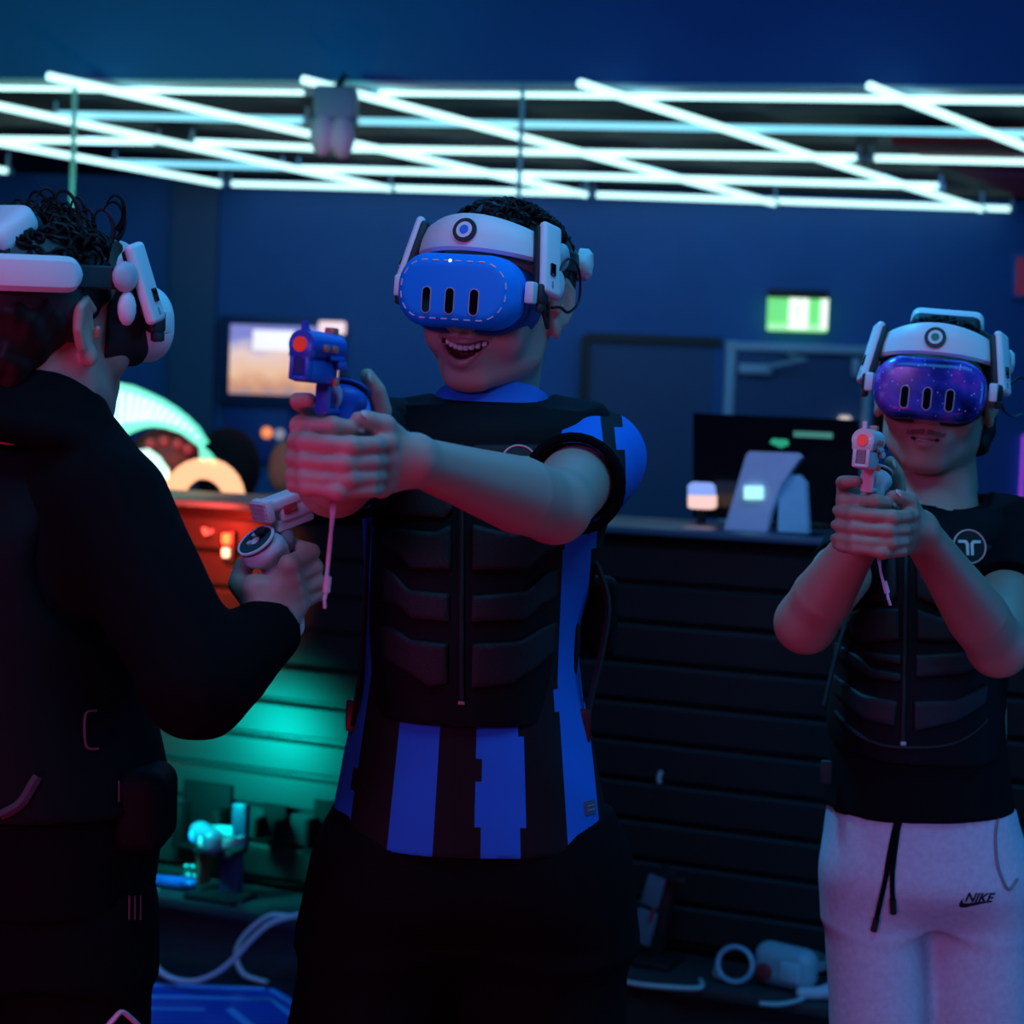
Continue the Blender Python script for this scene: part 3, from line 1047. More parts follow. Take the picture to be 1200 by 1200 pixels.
# ------------------------------------------------------------------ hands on a pistol grip (pistol frame: X muzzle, Y wearer's left, Z up; origin under the trigger guard)
def cyl(phi, r, z, sx=1.0):
    a = math.radians(phi)
    return Vector((r * math.cos(a) * sx, r * math.sin(a), z))


def hand_right(s, G, wrist, c=1.0, grip='pistol', k=.003):
    """right hand round the grip; wrist in world coordinates; G may carry the scale c, radii follow it"""
    W = lambda p: G @ Vector(p)
    wl = G.inverted() @ Vector(wrist)
    ch = lambda pts, rs, kk: s.chain([W(p) for p in pts], [r * c for r in rs], kk)
    mcp = [Vector((-.012 + .002 * i, -.041 + .002 * i, z)) for i, z in enumerate((-.002, -.021, -.039, -.056))]
    for i, m in enumerate(mcp):
        a = wl + Vector((0, .006 - .004 * i, .010 - .007 * i))
        ch([a, a.lerp(m, .6), m], [.0165, .0140, .0112], .014)
        s.ell(W(m + Vector((-.002, -.003, 0))), (.0118 * c,) * 3, .006)
    ch([wl, (-.046, -.012, -.026), (-.034, -.008, -.045)], [.021, .020, .016], .016)
    if grip == 'pistol':      # index along the trigger side, thumb up behind
        ch([mcp[0], (.020, -.040, .004), (.040, -.030, .006), (.044, -.014, .008)], [.0108, .0098, .0090, .0078], k)
        ch([wl.lerp(Vector((-.05, 0, -.02)), .5), (-.056, .014, -.022), (-.050, .025, .002), (-.040, .022, .024), (-.031, .014, .040)], [.017, .0150, .0116, .0108, .0082], .006)
    else:                     # fist: index curled, thumb across the far side
        pts = [mcp[0], cyl(-44, .044, -.001), cyl(20, .036, .001), cyl(62, .031, .001), cyl(80, .029, .0)]
        ch(pts, [.0112, .0106, .0098, .0090, .0078], k)
        ch([wl.lerp(Vector((-.05, 0, -.02)), .5), (-.050, .014, -.020), (-.030, .032, -.008), (-.008, .036, .000), (.008, .034, .003)], [.017, .0150, .0118, .0108, .0084], .006)
    for i, (z, f, d, dz) in enumerate(((-.021, -46, 0, .001), (-.039, -50, 3, -.001), (-.054, -44, 6, .001))):
        L = (1, .98, .92)[i]
        pts = [mcp[i + 1], cyl(f, .0430, z), cyl(f + 34, .0395, z + dz), cyl(20, .0348, z + .002 + dz), cyl(58 - d, .0308, z + .002), cyl(80 - 2 * d, .0292, z + .003)]
        ch(pts, [.0110 * L, .0106 * L, .0096 * L, .0099 * L, .0088 * L, .0076 * L], k)
        s.ell(W(pts[1]), (.0114 * L * c,) * 3, .004)
        s.ell(W(pts[3]), (.0102 * L * c,) * 3, .004)
    return s


def hand_left(s, G, wrist, c=1.0, k=.003):
    """left hand closed over the right hand's lower fingers"""
    W = lambda p: G @ Vector(p)
    wl = G.inverted() @ Vector(wrist)
    ch = lambda pts, rs, kk: s.chain([W(p) for p in pts], [r * c for r in rs], kk)
    zs = [-.039, -.0575, -.0745, -.0885]
    mcp = [Vector((-.014 - .004 * i, .052 - .003 * i, z + .006)) for i, z in enumerate(zs)]
    for i, m in enumerate(mcp):
        a = wl + Vector((0, -.004 * i, .010 - .008 * i))
        ch([a, a.lerp(m, .55), m], [.0165, .0142, .0108], .013)
        s.ell(W(m + Vector((0, .003, .001))), (.0120 * c * (1, 1, .98, .9)[i],) * 3, .006)
    ch([wl, (-.030, .040, -.052), (-.022, .034, -.066)], [.020, .018, .014], .016)
    for i, z in enumerate(zs):
        L = (1, 1.02, .98, .86)[i]
        f = (46, 42, 47, 36)[i]
        e = (-52, -56, -48, -38)[i]
        t = (.0015, .0, -.001, .002)[i]
        pts = [mcp[i], cyl(78, .0535, z + .0035), cyl(f, .0535, z + .0005), cyl((f - 14) / 2 + 2, .0505, z + t), cyl(-14 + i * 3, .0505, z + t), cyl((e - 14) / 2 - 8, .0490, z + t), cyl(e - 16, .0470, z + t * 2)]
        ch(pts, [.0108 * L, .0098 * L, .0108 * L, .0096 * L, .0100 * L, .0092 * L, .0078 * L], k)
        s.ell(W(pts[2]), (.0114 * L * c,) * 3, .004)
        s.ell(W(pts[4]), (.0104 * L * c,) * 3, .004)
    # thumb along the left side, bent at the knuckle
    ch([wl.lerp(Vector((-.03, .045, -.03)), .5), (-.038, .050, -.026), (-.016, .049, -.014), (.004, .038, -.009), (.012, .031, -.009)], [.018, .0150, .0118, .0108, .0086], .006)
    s.ell(W((-.016, .049, -.014)), (.0126 * c,) * 3, .004)
    return s


def nail(p, n, t, rr=(.0052, .0065, .0014)):
    """nail plate ellipsoid as a block: centre p, outward normal n, finger direction t"""
    n, t = Vector(n).normalized(), Vector(t)
    t = (t - n * t.dot(n)).normalized()
    b = t.cross(n)
    mb = MB()
    M = Matrix(((b.x, t.x, n.x, p[0]), (b.y, t.y, n.y, p[1]), (b.z, t.z, n.z, p[2]), (0, 0, 0, 1)))
    mb.ball((0, 0, 0), rr, M=M, seg=12)
    nv = [tuple(v) for v in mb.v]
    q2 = []
    for f in mb.f:
        if len(f) == 4: q2.append(f)
        else:
            nv.append(tuple((np.array(nv[f[1]]) + np.array(nv[f[2]])) / 2))
            q2.append((f[0], f[1], len(nv) - 1, f[2]))
    return np.array(nv), np.array(q2), 4


def arm(s, S, E, W_, r=(.050, .042, .040, .043, .034, .0255), k=.015):
    S, E, W_ = Vector(S), Vector(E), Vector(W_)
    s.chain([S, S.lerp(E, .55), E], [r[0], r[1], r[2]], k)
    s.chain([E, E.lerp(W_, .28), E.lerp(W_, .68), W_], [r[2] * .98, r[3], r[4], r[5]], k)
    return s


# ------------------------------------------------------------------ torso-like garments: stacked oval sections
def ztube(zs, cx, cy, hw, hd, yaw=0.0, n=2.4):
    zs = np.array(zs, float)
    o = np.argsort(zs)
    zs = zs[o]
    cx, cy, hw, hd = (np.array(np.broadcast_to(a, zs.shape), float)[o] for a in (cx, cy, hw, hd))
    cs, sn = math.cos(yaw), math.sin(yaw)

    def smooth(z, a):
        # monotone-ish cubic through the sections
        m = np.gradient(a, zs)
        i = np.clip(np.searchsorted(zs, z) - 1, 0, len(zs) - 2)
        dz = zs[i + 1] - zs[i]
        t = np.clip((z - zs[i]) / dz, 0, 1)
        return (2 * t ** 3 - 3 * t ** 2 + 1) * a[i] + (t ** 3 - 2 * t ** 2 + t) * dz * m[i] + (-2 * t ** 3 + 3 * t ** 2) * a[i + 1] + (t ** 3 - t ** 2) * dz * m[i + 1]

    def fn(x, y, z):
        z1 = z.reshape(-1)
        A, B, Wd, Dp = (smooth(z1, a).reshape(z.shape) for a in (cx, cy, hw, hd))
        u = (x - A) * cs + (y - B) * sn
        v = -(x - A) * sn + (y - B) * cs
        q = ((np.abs(u) / Wd) ** n + (np.abs(v) / Dp) ** n) ** (1 / n)
        d = (q - 1) * np.minimum(Wd, Dp) * 1.1
        return np.maximum(d, np.maximum(z - zs[-1], zs[0] - z))
    fn.lo = (float((cx - np.maximum(hw, hd)).min()), float((cy - np.maximum(hw, hd)).min()), float(zs[0]))
    fn.hi = (float((cx + np.maximum(hw, hd)).max()), float((cy + np.maximum(hw, hd)).max()), float(zs[-1]))
    return fn


def sections(rows, d, hd, yaw=0.0, n=2.4):
    """rows: (pixel y, left x, right x[, half depth]) of an upright body whose axis stands d metres away"""
    zs, cx, cy, hw, hds = [], [], [], [], []
    for r in rows:
        y, l, rr = r[:3]
        p = P((l + rr) / 2, y, d)
        zs.append(p.z)
        cx.append(p.x)
        cy.append(p.y)
        hw.append((rr - l) / 2 * d / F_PX)
        hds.append(r[3] if len(r) > 3 else hd)
    return ztube(zs, cx, cy, hw, hds, yaw, n)


def neck_cut(s, c, r, zc, slope=(0, 0), k=.008):
    """opening for the neck: an upright shaft above the sloping plane through zc"""
    def fn(x, y, z):
        a = np.sqrt((x - c.x) ** 2 + (y - c.y) ** 2) - r
        b = (zc + slope[0] * (x - c.x) + slope[1] * (y - c.y)) - z
        return np.maximum(a, b)
    s.put(fn, (c.x - r, c.y - r, zc - .08), (c.x + r, c.y + r, zc + .2), k, 's')


def half_space(pt, n):
    pt, n = Vector(pt), Vector(n).normalized()
    return lambda x, y, z: (x - pt.x) * n.x + (y - pt.y) * n.y + (z - pt.z) * n.z


def wrinkle(s, amp, f, seed=0, stretch=(1, 1, 1)):
    s.D += (amp * snoise(s.ax[0][:, None, None] * stretch[0], s.ax[1][None, :, None] * stretch[1], s.ax[2][None, None, :] * stretch[2], f, seed)).astype(np.float32)


def sleeve_cut(s, S, E, frac, r):
    """hem of a sleeve: cut the limb beyond frac of the way to the elbow (only near the arm)"""
    S, E = Vector(S), Vector(E)
    c = S.lerp(E, frac)
    n = (E - S).normalized()

    def fn(x, y, z):
        h = (x - c.x) * n.x + (y - c.y) * n.y + (z - c.z) * n.z
        rad = np.sqrt(np.maximum((x - c.x) ** 2 + (y - c.y) ** 2 + (z - c.z) ** 2 - h * h, 0))
        return np.maximum(-h, np.maximum(rad - r, h - .30))
    s.put(fn, np.array(c) - .4, np.array(c) + .4, .001, 's')


# ------------------------------------------------------------------ headset
def galaxy():
    m = bpy.data.materials.new('galaxy_cover')
    m.use_nodes = True
    nt = m.node_tree
    b = nt.nodes['Principled BSDF']
    tc = nt.nodes.new('ShaderNodeTexCoord')
    def noise(sc, det=5):
        n = nt.nodes.new('ShaderNodeTexNoise')
        n.inputs['Scale'].default_value = sc
        n.inputs['Detail'].default_value = det
        nt.links.new(tc.outputs['Object'], n.inputs['Vector'])
        return n
    r = nt.nodes.new('ShaderNodeValToRGB')
    nt.links.new(noise(22).outputs['Fac'], r.inputs[0])
    r.color_ramp.elements[0].position, r.color_ramp.elements[0].color = .32, (.004, .008, .07, 1)
    r.color_ramp.elements[1].position, r.color_ramp.elements[1].color = .74, (.35, .40, .85, 1)
    for p, c in ((.46, (.01, .03, .30)), (.56, (.05, .06, .50)), (.63, (.22, .05, .50))):
        e = r.color_ramp.elements.new(p)
        e.color = (*c, 1)
    v = nt.nodes.new('ShaderNodeTexVoronoi')
    v.inputs['Scale'].default_value = 130
    nt.links.new(tc.outputs['Object'], v.inputs['Vector'])
    st = nt.nodes.new('ShaderNodeMath')
    st.operation = 'LESS_THAN'
    st.inputs[1].default_value = .11
    nt.links.new(v.outputs['Distance'], st.inputs[0])
    mx = nt.nodes.new('ShaderNodeMix')
    mx.data_type = 'RGBA'
    mx.inputs['B'].default_value = (.8, .75, .95, 1)
    nt.links.new(st.outputs[0], mx.inputs['Factor'])
    nt.links.new(r.outputs[0], mx.inputs['A'])
    nt.links.new(mx.outputs['Result'], b.inputs['Base Color'])
    b.inputs['Roughness'].default_value = .2
    return m


m_silicone = mat('blue_silicone', (0.004, 0.28, 0.95), 0.55, var=.02, spec=.2)
m_gsk = mat('dark_foam', (0.015, 0.016, 0.02), 0.8)
m_gskb = mat('blue_foam', (0.01, 0.06, 0.28), 0.6)
m_dash = mat('dash_print', (0.75, 0.62, 0.72), 0.5)
m_lens = mat('sensor_window', (0.004, 0.004, 0.006), 0.08)
m_rim = mat('window_rim', (0.40, 0.38, 0.55), 0.3)
m_cable = mat('black_cable', (0.01, 0.01, 0.012), 0.4)
m_blk = mat('headset_black', (0.014, 0.015, 0.018), 0.5)
SL2 = lambda x: -1.3 * x * x


def strip(mb, a0, a1, rx, ry, zlo, zhi, th, lean=0.0, n=30, cy=0.0, mi=0, rnd=True):
    """band bent round the head: from angle a0 to a1 (degrees from the front, positive to the wearer's right)"""
    V, Fs = [], []
    prof = 8
    for i in range(n + 1):
        t = .5 - .5 * math.cos(math.pi * i / n)
        a = math.radians(a0 + (a1 - a0) * t)
        lo, hi = zlo(t), zhi(t)
        lo0, hi0 = lo, hi
        if rnd:
            e = min(t, 1 - t) * math.radians(abs(a1 - a0)) * (rx + ry) / 2
            hh = (hi - lo) / 2
            if e < hh:
                f = math.sqrt(max(0.0004, 1 - (1 - e / hh) ** 2))
                c = (hi + lo) / 2
                lo, hi = c - hh * f, c + hh * f
                tk = th * (.35 + .65 * f)
        if not (rnd and min(t, 1 - t) * math.radians(abs(a1 - a0)) * (rx + ry) / 2 < (hi0 - lo0) / 2): tk = th
        d = Vector((math.sin(a) / rx, math.cos(a) / ry, 0)).normalized()
        p = Vector((rx * math.sin(a), cy + ry * math.cos(a), 0))
        q = min(tk * .35, (hi - lo) * .3)
        for (off, z) in ((0, lo), (tk - q, lo), (tk, lo + q), (tk, (lo + hi) / 2), (tk, hi - q), (tk - q, hi), (0, hi), (0, (lo + hi) / 2)):
            off2 = off - lean * (z - zlo(.5))
            bul = .0015 if (off == tk and z == (lo + hi) / 2) else 0
            V.append(p + d * (off2 + bul) + Vector((0, 0, z)))
    for i in range(n):
        for k in range(prof):
            l = (k + 1) % prof
            Fs.append((i * prof + k, i * prof + l, (i + 1) * prof + l, (i + 1) * prof + k))
    Fs.append(tuple(range(prof))[::-1])
    Fs.append(tuple(n * prof + k for k in range(prof)))
    if a1 > a0: Fs = [f[::-1] for f in Fs]
    mb.add(V, Fs, mi)
    return mb


def headset(M, label, cover, dashes, core, ring_label, top_pad, cover_label, gasket_mat, cable='curl', slots=True):
    t = thing('vr_headset', (0, 0, 0), label, 'vr headset', 'headsets worn by the players', M=M)
    kw = dict(parent=t, world=False)
    # visor
    s = Solid((-.10, .05, -.065), (.10, .165, .065), .0016)

    def visor(x, y, z):
        yy = y - SL2(x) - .116 + .10 * np.abs(z + .0) ** 2 * 6
        qx, qz = np.abs(x) - .077 + .039, np.abs(z) - .0435 + .039
        d2 = np.sqrt(np.maximum(qx, 0) ** 2 + np.maximum(qz, 0) ** 2) + np.minimum(np.maximum(qx, qz), 0) - .039
        r = .017
        a, b = d2 + r, np.abs(yy) - .028 + r
        return np.sqrt(np.maximum(a, 0) ** 2 + np.maximum(b, 0) ** 2) + np.minimum(np.maximum(a, b), 0) - r
    s.everywhere(visor, 'u', .001)
    s.ell((0, .085, -.060), (.020, .05, .026), .008, 's')
    V, Fq = s.mesh()
    c = mid(V, Fq)
    yy = c[:, 1] - SL2(c[:, 0])
    o = link_mesh('visor', V, Fq, [cover, m_white if not dashes else cover], t, (yy < .104).astype(int), world=False, label=cover_label)
    bv = BVHTree.FromPolygons([Vector(v) for v in V], [tuple(f) for f in Fq])

    def front(x, z):
        h = bv.ray_cast(Vector((x, .3, z)), Vector((0, -1, 0)))
        return h[0], h[1]
    if slots:
        for x in (-.0305, 0, .0305):
            p, n = front(x, -.013)
            if p is None: continue
            Mf = frame_n(p, n)
            MB().prism(rpoly(.0064, .0162, .0064), .0012, M=Mf @ Matrix.Translation((0, 0, -.0004))).build('window_rim', m_rim, o, world=False)
            MB().prism(rpoly(.0050, .0148, .0050), .0016, M=Mf @ Matrix.Translation((0, 0, -.0004))).build('sensor_window', m_lens, o, world=False)
    if dashes:
        hw_, hh_, r_ = .0672, .0340, .0315
        per = []
        for k in range(400):
            per.append(rpoly(hw_, hh_, r_, 99)[k])
        L = [0]
        for k in range(1, 400): L.append(L[-1] + math.dist(per[k], per[k - 1]))
        L.append(L[-1] + math.dist(per[0], per[-1]))
        per.append(per[0])
        nd = 24
        mb = MB()
        for i in range(nd):
            pts = []
            for j in range(7):
                f = ((i + .55 * j / 6) / nd) * L[-1]
                k = max(0, min(399, int(np.searchsorted(L, f)) - 1))
                g = (f - L[k]) / max(1e-9, L[k + 1] - L[k])
                x, z = per[k][0] + (per[k + 1][0] - per[k][0]) * g, per[k][1] + (per[k + 1][1] - per[k][1]) * g
                p, n = front(x, z)
                if p is not None: pts.append(p + n * .0002)
            if len(pts) > 3: mb.tube(pts, .0010, 5)
        mb.build('dashed_line', m_dash, o, world=False)
        p, n = front(.004, .034)
        MB().ball(p, .0022, seg=8).build('led', mat('white_led', (.9, .9, .9), .3, emit=(1, .95, .9), strength=1.5), o, world=False)
    # face gasket
    s = Solid((-.09, .02, -.06), (.09, .115, .06), .0022)

    def gasket(x, y, z):
        yy = y + 2.2 * x * x - .075
        qx, qz = np.abs(x) - .073 + .036, np.abs(z + .004) - .044 + .036
        d2 = np.sqrt(np.maximum(qx, 0) ** 2 + np.maximum(qz, 0) ** 2) + np.minimum(np.maximum(qx, qz), 0) - .036
        return np.maximum(d2, np.abs(yy) - .032)
    s.everywhere(gasket, 'u', .001)
    s.ell((0, .09, -.062), (.017, .06, .030), .008, 's')
    V, Fq = s.mesh()
    link_mesh('face_cushion', V, Fq, gasket_mat, t, None, world=False)
    # forehead band
    sm = lambda t_: math.sin(math.pi * t_)
    strip(MB(), -70, 70, .086, .108, lambda t_: .038 + .011 * sm(t_), lambda t_: .070 + .024 * sm(t_), .012, .30, 40).build('forehead_band', m_white, label='white forehead band', **kw)
    # ring emblem on the band
    z0 = .0725
    n = Vector((0, 1, .30)).normalized()
    p = Vector((0, .1215 - .30 * (z0 - .052), z0))
    Mf = frame_n(p, n)
    MB().prism(rpoly(.0148, .0148, .0148, 8), .0028, M=Mf @ Matrix.Translation((0, 0, -.0008))).build('emblem_ring', m_blk, **kw)
    MB().prism(rpoly(.0100, .0100, .0100, 8), .0034, M=Mf @ Matrix.Translation((0, 0, -.0008))).build('emblem_disc', m_white, **kw)
    MB().prism(rpoly(.0056, .0056, .0056, 8), .0040, M=Mf @ Matrix.Translation((0, 0, -.0008))).build('emblem_core', core, label=ring_label, **kw)
    for e in (-1, 1):
        # side bars, hinges, knobs
        MB().box((e * .0915, .066, .046), (.012, .034, .090), rot=Matrix.Rotation(e * -.17, 3, 'Y') @ Matrix.Rotation(.26, 3, 'X') @ Matrix.Rotation(e * .30, 3, 'Z'), bev=.0058, seg=4).build('side_bar', m_white, **kw)
        mb = MB().box((e * .0840, .066, .048), (.010, .034, .074), rot=Matrix.Rotation(e * -.17, 3, 'Y') @ Matrix.Rotation(.26, 3, 'X') @ Matrix.Rotation(e * .30, 3, 'Z'), bev=.004)
        mb.build('bar_backing', m_blk, **kw)
        mb = MB().box((e * .0998, .074, .034), (.0030, .008, .015), rot=Matrix.Rotation(e * -.17, 3, 'Y') @ Matrix.Rotation(.26, 3, 'X') @ Matrix.Rotation(e * .30, 3, 'Z'), bev=.0005)
        mb.build('charging_port', m_lens, **kw)
        mb = MB().box((e * .1010, .078, .016), (.0030, .003, .008), rot=Matrix.Rotation(e * -.17, 3, 'Y') @ Matrix.Rotation(.26, 3, 'X') @ Matrix.Rotation(e * .30, 3, 'Z'))
        mb.build('button', m_grey, **kw)
        MB().box((e * .085, .102, .004), (.012, .016, .026), bev=.003).build('visor_arm', m_white, **kw)
        mb = MB().box((e * .091, .084, .004), (.013, .022, .024), bev=.004)
        mb.box((e * .092, .086, -.012), (.009, .016, .012), bev=.003)
        mb.build('hinge', m_blk, **kw)
        MB().ball((e * .094, .034, .052), (.008, .018, .017)).build('strap_joint', mat('pale_grey_plastic', (.55, .56, .60), .4), **kw)
        MB().ball((e * .093, .038, .018), (.008, .012, .019)).build('knob', m_white, **kw)
        strip(MB(), e * 60, e * 118, .0875, .104, lambda t_: .038, lambda t_: .063, .006, .0, 16, cy=-.008, rnd=False).build('side_strap', m_blk, **kw)
    # rear cradle
    s = Solid((-.11, -.16, -.05), (.11, .04, .15), .003)
    s.ell((0, -.016, .032), (.087, .112, .090))
    s.everywhere(half_space((0, -.020, .04), (0, 1, .25)), 'i', .006)
    s.everywhere(lambda x, y, z: -.020 - z + 0 * x + 0 * y, 'i', .006)
    s.everywhere(lambda x, y, z: z - .098 + 0 * x + 0 * y, 'i', .01)
    V, Fq = s.mesh()
    link_mesh('rear_cradle', V, Fq, m_blk, t, None, world=False)
    strip(MB(), 98, 262, .0905, .113, lambda t_: .033, lambda t_: .071, .016, .0, 40, cy=-.014).build('rear_bar', m_white, label='white rear bar', **kw)
    if top_pad:
        MB().box((0, -.076, .095), (.106, .066, .036), rot=Matrix.Rotation(.60, 3, 'X'), bev=.014, seg=4).build('battery_pack', m_white, label='white battery pack', **kw)
        mb = MB().box((0, -.068, .084), (.100, .078, .034), rot=Matrix.Rotation(.55, 3, 'X'), bev=.012, seg=3)
        mb.build('battery_mount', m_blk, **kw)
    # crown strap over the top
    pts = [Vector((0, .085 - .0 * i, .095)) if i == 0 else Vector((0, -.014 + .105 * math.cos(math.radians(40 + 9 * i)), .031 + .087 * math.sin(math.radians(40 + 9 * i)))) for i in range(1, 12)]
    mb = MB()
    V, Fs = [], []
    for i, p in enumerate(pts):
        for sx_ in (-.014, .014):
            nrm = Vector((0, p.y + .014, p.z - .031)).normalized()
            V += [Vector((sx_, p.y, p.z)), Vector((sx_, p.y, p.z)) + nrm * .005]
    for i in range(len(pts) - 1):
        a, b = 4 * i, 4 * i + 4
        Fs += [(a, b, b + 2, a + 2), (a + 1, a + 3, b + 3, b + 1), (a, a + 1, b + 1, b), (a + 2, b + 2, b + 3, a + 3)]
    mb.add(V, Fs)
    if not top_pad: mb.build('crown_strap', m_blk, **kw)
    if cable == 'curl':
        pts = bez([(-.098, .068, .022), (-.106, .045, .050), (-.108, .010, .040), (-.104, -.010, .005), (-.100, .012, -.012), (-.099, .040, -.008), (-.096, .060, -.010)], 40)
        MB().tube(pts, .0018, 6).build('cable', m_cable, **kw)
        pts = bez([(-.094, .086, -.012), (-.098, .080, -.028), (-.096, .068, -.034), (-.094, .064, -.018), (-.094, .070, -.004)], 24)
        MB().tube(pts, .0026, 6).build('cable', m_cable, **kw)
    elif cable == 'loop':
        pts = bez([(-.100, .050, .012), (-.116, .020, .030), (-.134, -.01, .018), (-.134, -.02, -.008), (-.116, -.005, -.024), (-.100, .020, -.020), (-.096, .05, -.010)], 40)
        MB().tube(pts, .0017, 6).build('cable', m_cable, **kw)
    return t


# ------------------------------------------------------------------ toy pistol shell round a controller (X muzzle, Y left, Z up)
def pistol(M, label, body, light, trigger, strap_pts, kind='short'):
    t = thing('toy_pistol', (0, 0, 0), label, 'toy pistol', 'toy pistols held by the players', M=M)
    kw = dict(parent=t, world=False)
    red = mat('red_lens', (.75, .06, .03), .3, emit=(1, .05, .02), strength=.25)
    ora = mat('coral_button', (.85, .22, .14), .35)
    Rm = Matrix.Rotation(-.05, 3, 'Y')
    if kind == 'short':
        mb = MB()
        mb.box((.057, 0, .066), (.072, .026, .024), bev=.008, seg=3)
        mb.tube([(.020, 0, .068), (.0925, 0, .068)], .0165, 18)
        mb.box((.090, 0, .062), (.010, .031, .020), bev=.004)
        mb.build('barrel', body, label=None, **kw)
        mb = MB()
        mb.box((.060, 0, .040), (.064, .024, .026), bev=.004)
        mb.box((.090, .0095, .042), (.012, .006, .026), bev=.002)
        mb.box((.090, -.0095, .042), (.012, .006, .026), bev=.002)
        mb.box((.090, 0, .031), (.012, .024, .005), bev=.002)
        mb.build('under_rail', body, **kw)
        MB().box((.093, 0, .044), (.003, .012, .018)).build('muzzle_recess', mat('deep_' + body.name, [c * .35 for c in MATS_COL.get(body.name, (.1, .1, .3))], .5), **kw)  # recess shade painted in: body colour darkened
        mb = MB().prism([(0, 0), (.020, 0), (.006, .007), (.002, .016), (-.002, .016)], .006)
        mb = MB().prism([(0, 0), (-.022, 0), (-.006, .006), (-.001, .015), (.003, .015), (.003, 0)], .006, M=Matrix(((1, 0, 0, .088), (0, 0, -1, .003), (0, 1, 0, .080), (0, 0, 0, 1))))
        mb.build('front_sight', body, **kw)
        MB().box((.030, 0, .086), (.014, .012, .010), bev=.002).build('rear_sight', ora, label='orange rear sight', **kw)
        MB().tube([(.0925, 0, .068), (.0965, 0, .068)], .0085, 16).build('muzzle_lens', red, label='red round muzzle lens', **kw)
        for x in (.066, .048):
            MB().box((x, .0165, .066), (.013, .004, .008), bev=.0018).build('side_window', ora, label='coral side window', **kw)
        for x in (.066, .048):
            MB().box((x, -.0165, .066), (.013, .004, .008), bev=.0018).build('side_window', ora, label='coral side window', **kw)
        MB().box((.036, .0135, .030), (.009, .005, .009), bev=.0015).build('catch', ora, label='orange catch', **kw)
        mb = MB().box((.040, .0145, .056), (.030, .006, .006), bev=.002)
        mb.box((.030, .0155, .049), (.020, .007, .010), bev=.003)
        mb.build('slide_rib', body, **kw)
        # guard loop
        mb = MB()
        mb.box((.0385, 0, .014), (.009, .018, .042), bev=.003)
        mb.box((.022, 0, -.003), (.040, .018, .007), bev=.003)
        mb.build('trigger_guard', body, **kw)
    else:
        mb = MB()
        mb.box((.045, 0, .058), (.100, .026, .014), bev=.004, seg=3)
        mb.box((.052, 0, .046), (.084, .024, .018), bev=.003)
        mb.box((-.005, 0, .054), (.012, .030, .026), bev=.004)
        mb.build('barrel', body, **kw)
        mb = MB()
        for i in range(5):
            mb.box((-.0118, 0, .045 + .0045 * i), (.002, .027, .0025))
        mb.build('rear_ribs', mat('rosy_white', (.75, .5, .55), .45), **kw)
        for x, z in ((.022, .050), (.072, .052)):
            for e in (-1, 1):
                MB().box((x, e * .0130, z), (.018, .003, .010), bev=.0014).build('side_window', mat('red_window', (.55, .03, .05), .3), label='red side window', **kw)
        MB().box((.030, 0, .033), (.050, .016, .014), bev=.003).build('neck', body, **kw)
        MB().tube([(.0945, 0, .058), (.098, 0, .058)], .006, 12).build('muzzle_lens', red, **kw)
    # controller: handle, round face with stick and buttons, trigger
    s = Solid((-.06, -.04, -.12), (.06, .04, .05), .002)
    s.chain([(-.002, 0, .006), (.0, 0, -.045), (-.003, 0, -.080)], [.0165, .0200, .0180], .01)
    s.ell((-.016, 0, .012), (.024, .0235, .016), .012, R=Matrix.Rotation(-.45, 3, 'Y'))
    V, Fq = s.mesh()
    hd = link_mesh('handle', V, Fq, body if kind == 'short' else m_white, t, None, world=False)
    Mf = frame_n(Vector((-.021, 0, .0235)), Vector((-.45, 0, .9)), up=(1, 0, .3))
    MB().prism(rpoly(.021, .021, .021, 8), .003, M=Mf).build('control_face', mat('teal_black_face', (.02, .08, .09), .25), hd, world=False)
    mb = MB()
    pr = rpoly(.0215, .0215, .0215, 8)
    mb.tube([Mf @ Vector((x, y, .002)) for x, y in pr], .0018, 6, closed=True)
    mb.build('face_rim', m_white if kind != 'short' else body, hd, world=False)
    mb = MB().lathe([(.0035, 0), (.0035, .006), (.0065, .007), (.0065, .009), (.004, .0095)], 14, M=Mf @ Matrix.Translation((.006, .008, .002)))
    mb.build('thumbstick', m_blk, hd, world=False)
    for q_ in ((-.008, .006), (-.004, -.006)):
        MB().lathe([(.003, 0), (.003, .002), (.002, .0025)], 12, M=Mf @ Matrix.Translation((*q_, .003))).build('face_button', m_grey if kind == 'short' else mat('pale_button', (.5, .6, .6), .4), hd, world=False)
    s = Solid((-.01, -.02, -.02), (.05, .02, .04), .0012)
    s.ell((.016, 0, .014), (.0115, .010, .0165), .002)
    s.ell((.032, 0, .008), (.012, .02, .012), .004, 's')
    V, Fq = s.mesh()
    link_mesh('trigger', V, Fq, trigger, t, None, world=False, label='pale pink trigger' if kind == 'short' else None)
    if strap_pts:
        mi = M.inverted()
        sp_ = bez([mi @ Vector(p) for p in strap_pts], 24)
        n = len(sp_)
        MB().tube([q_ + Vector((0, .0022 * math.sin(i * .25), 0)) for i, q_ in enumerate(sp_)], .0022, 6, flat=.5).build('wrist_strap', light, label='thin pale wrist strap', **kw)
        MB().tube([q_ + Vector((.001, -.003 - .0022 * math.sin(i * .25), 0)) for i, q_ in enumerate(sp_)], .0020, 6, flat=.5).build('wrist_strap', light, **kw)
        e = sp_[-1]
        dd = (sp_[-1] - sp_[-3]).normalized()
        mb = MB().tube([e - dd * .014, e + dd * .004], .0042, 8)
        mb.tube([e + dd * .004, e + dd * .012 + Vector((.003, 0, 0)), e + dd * .022], .0022, 6)
        mb.build('strap_clip', light, **kw)
    return t


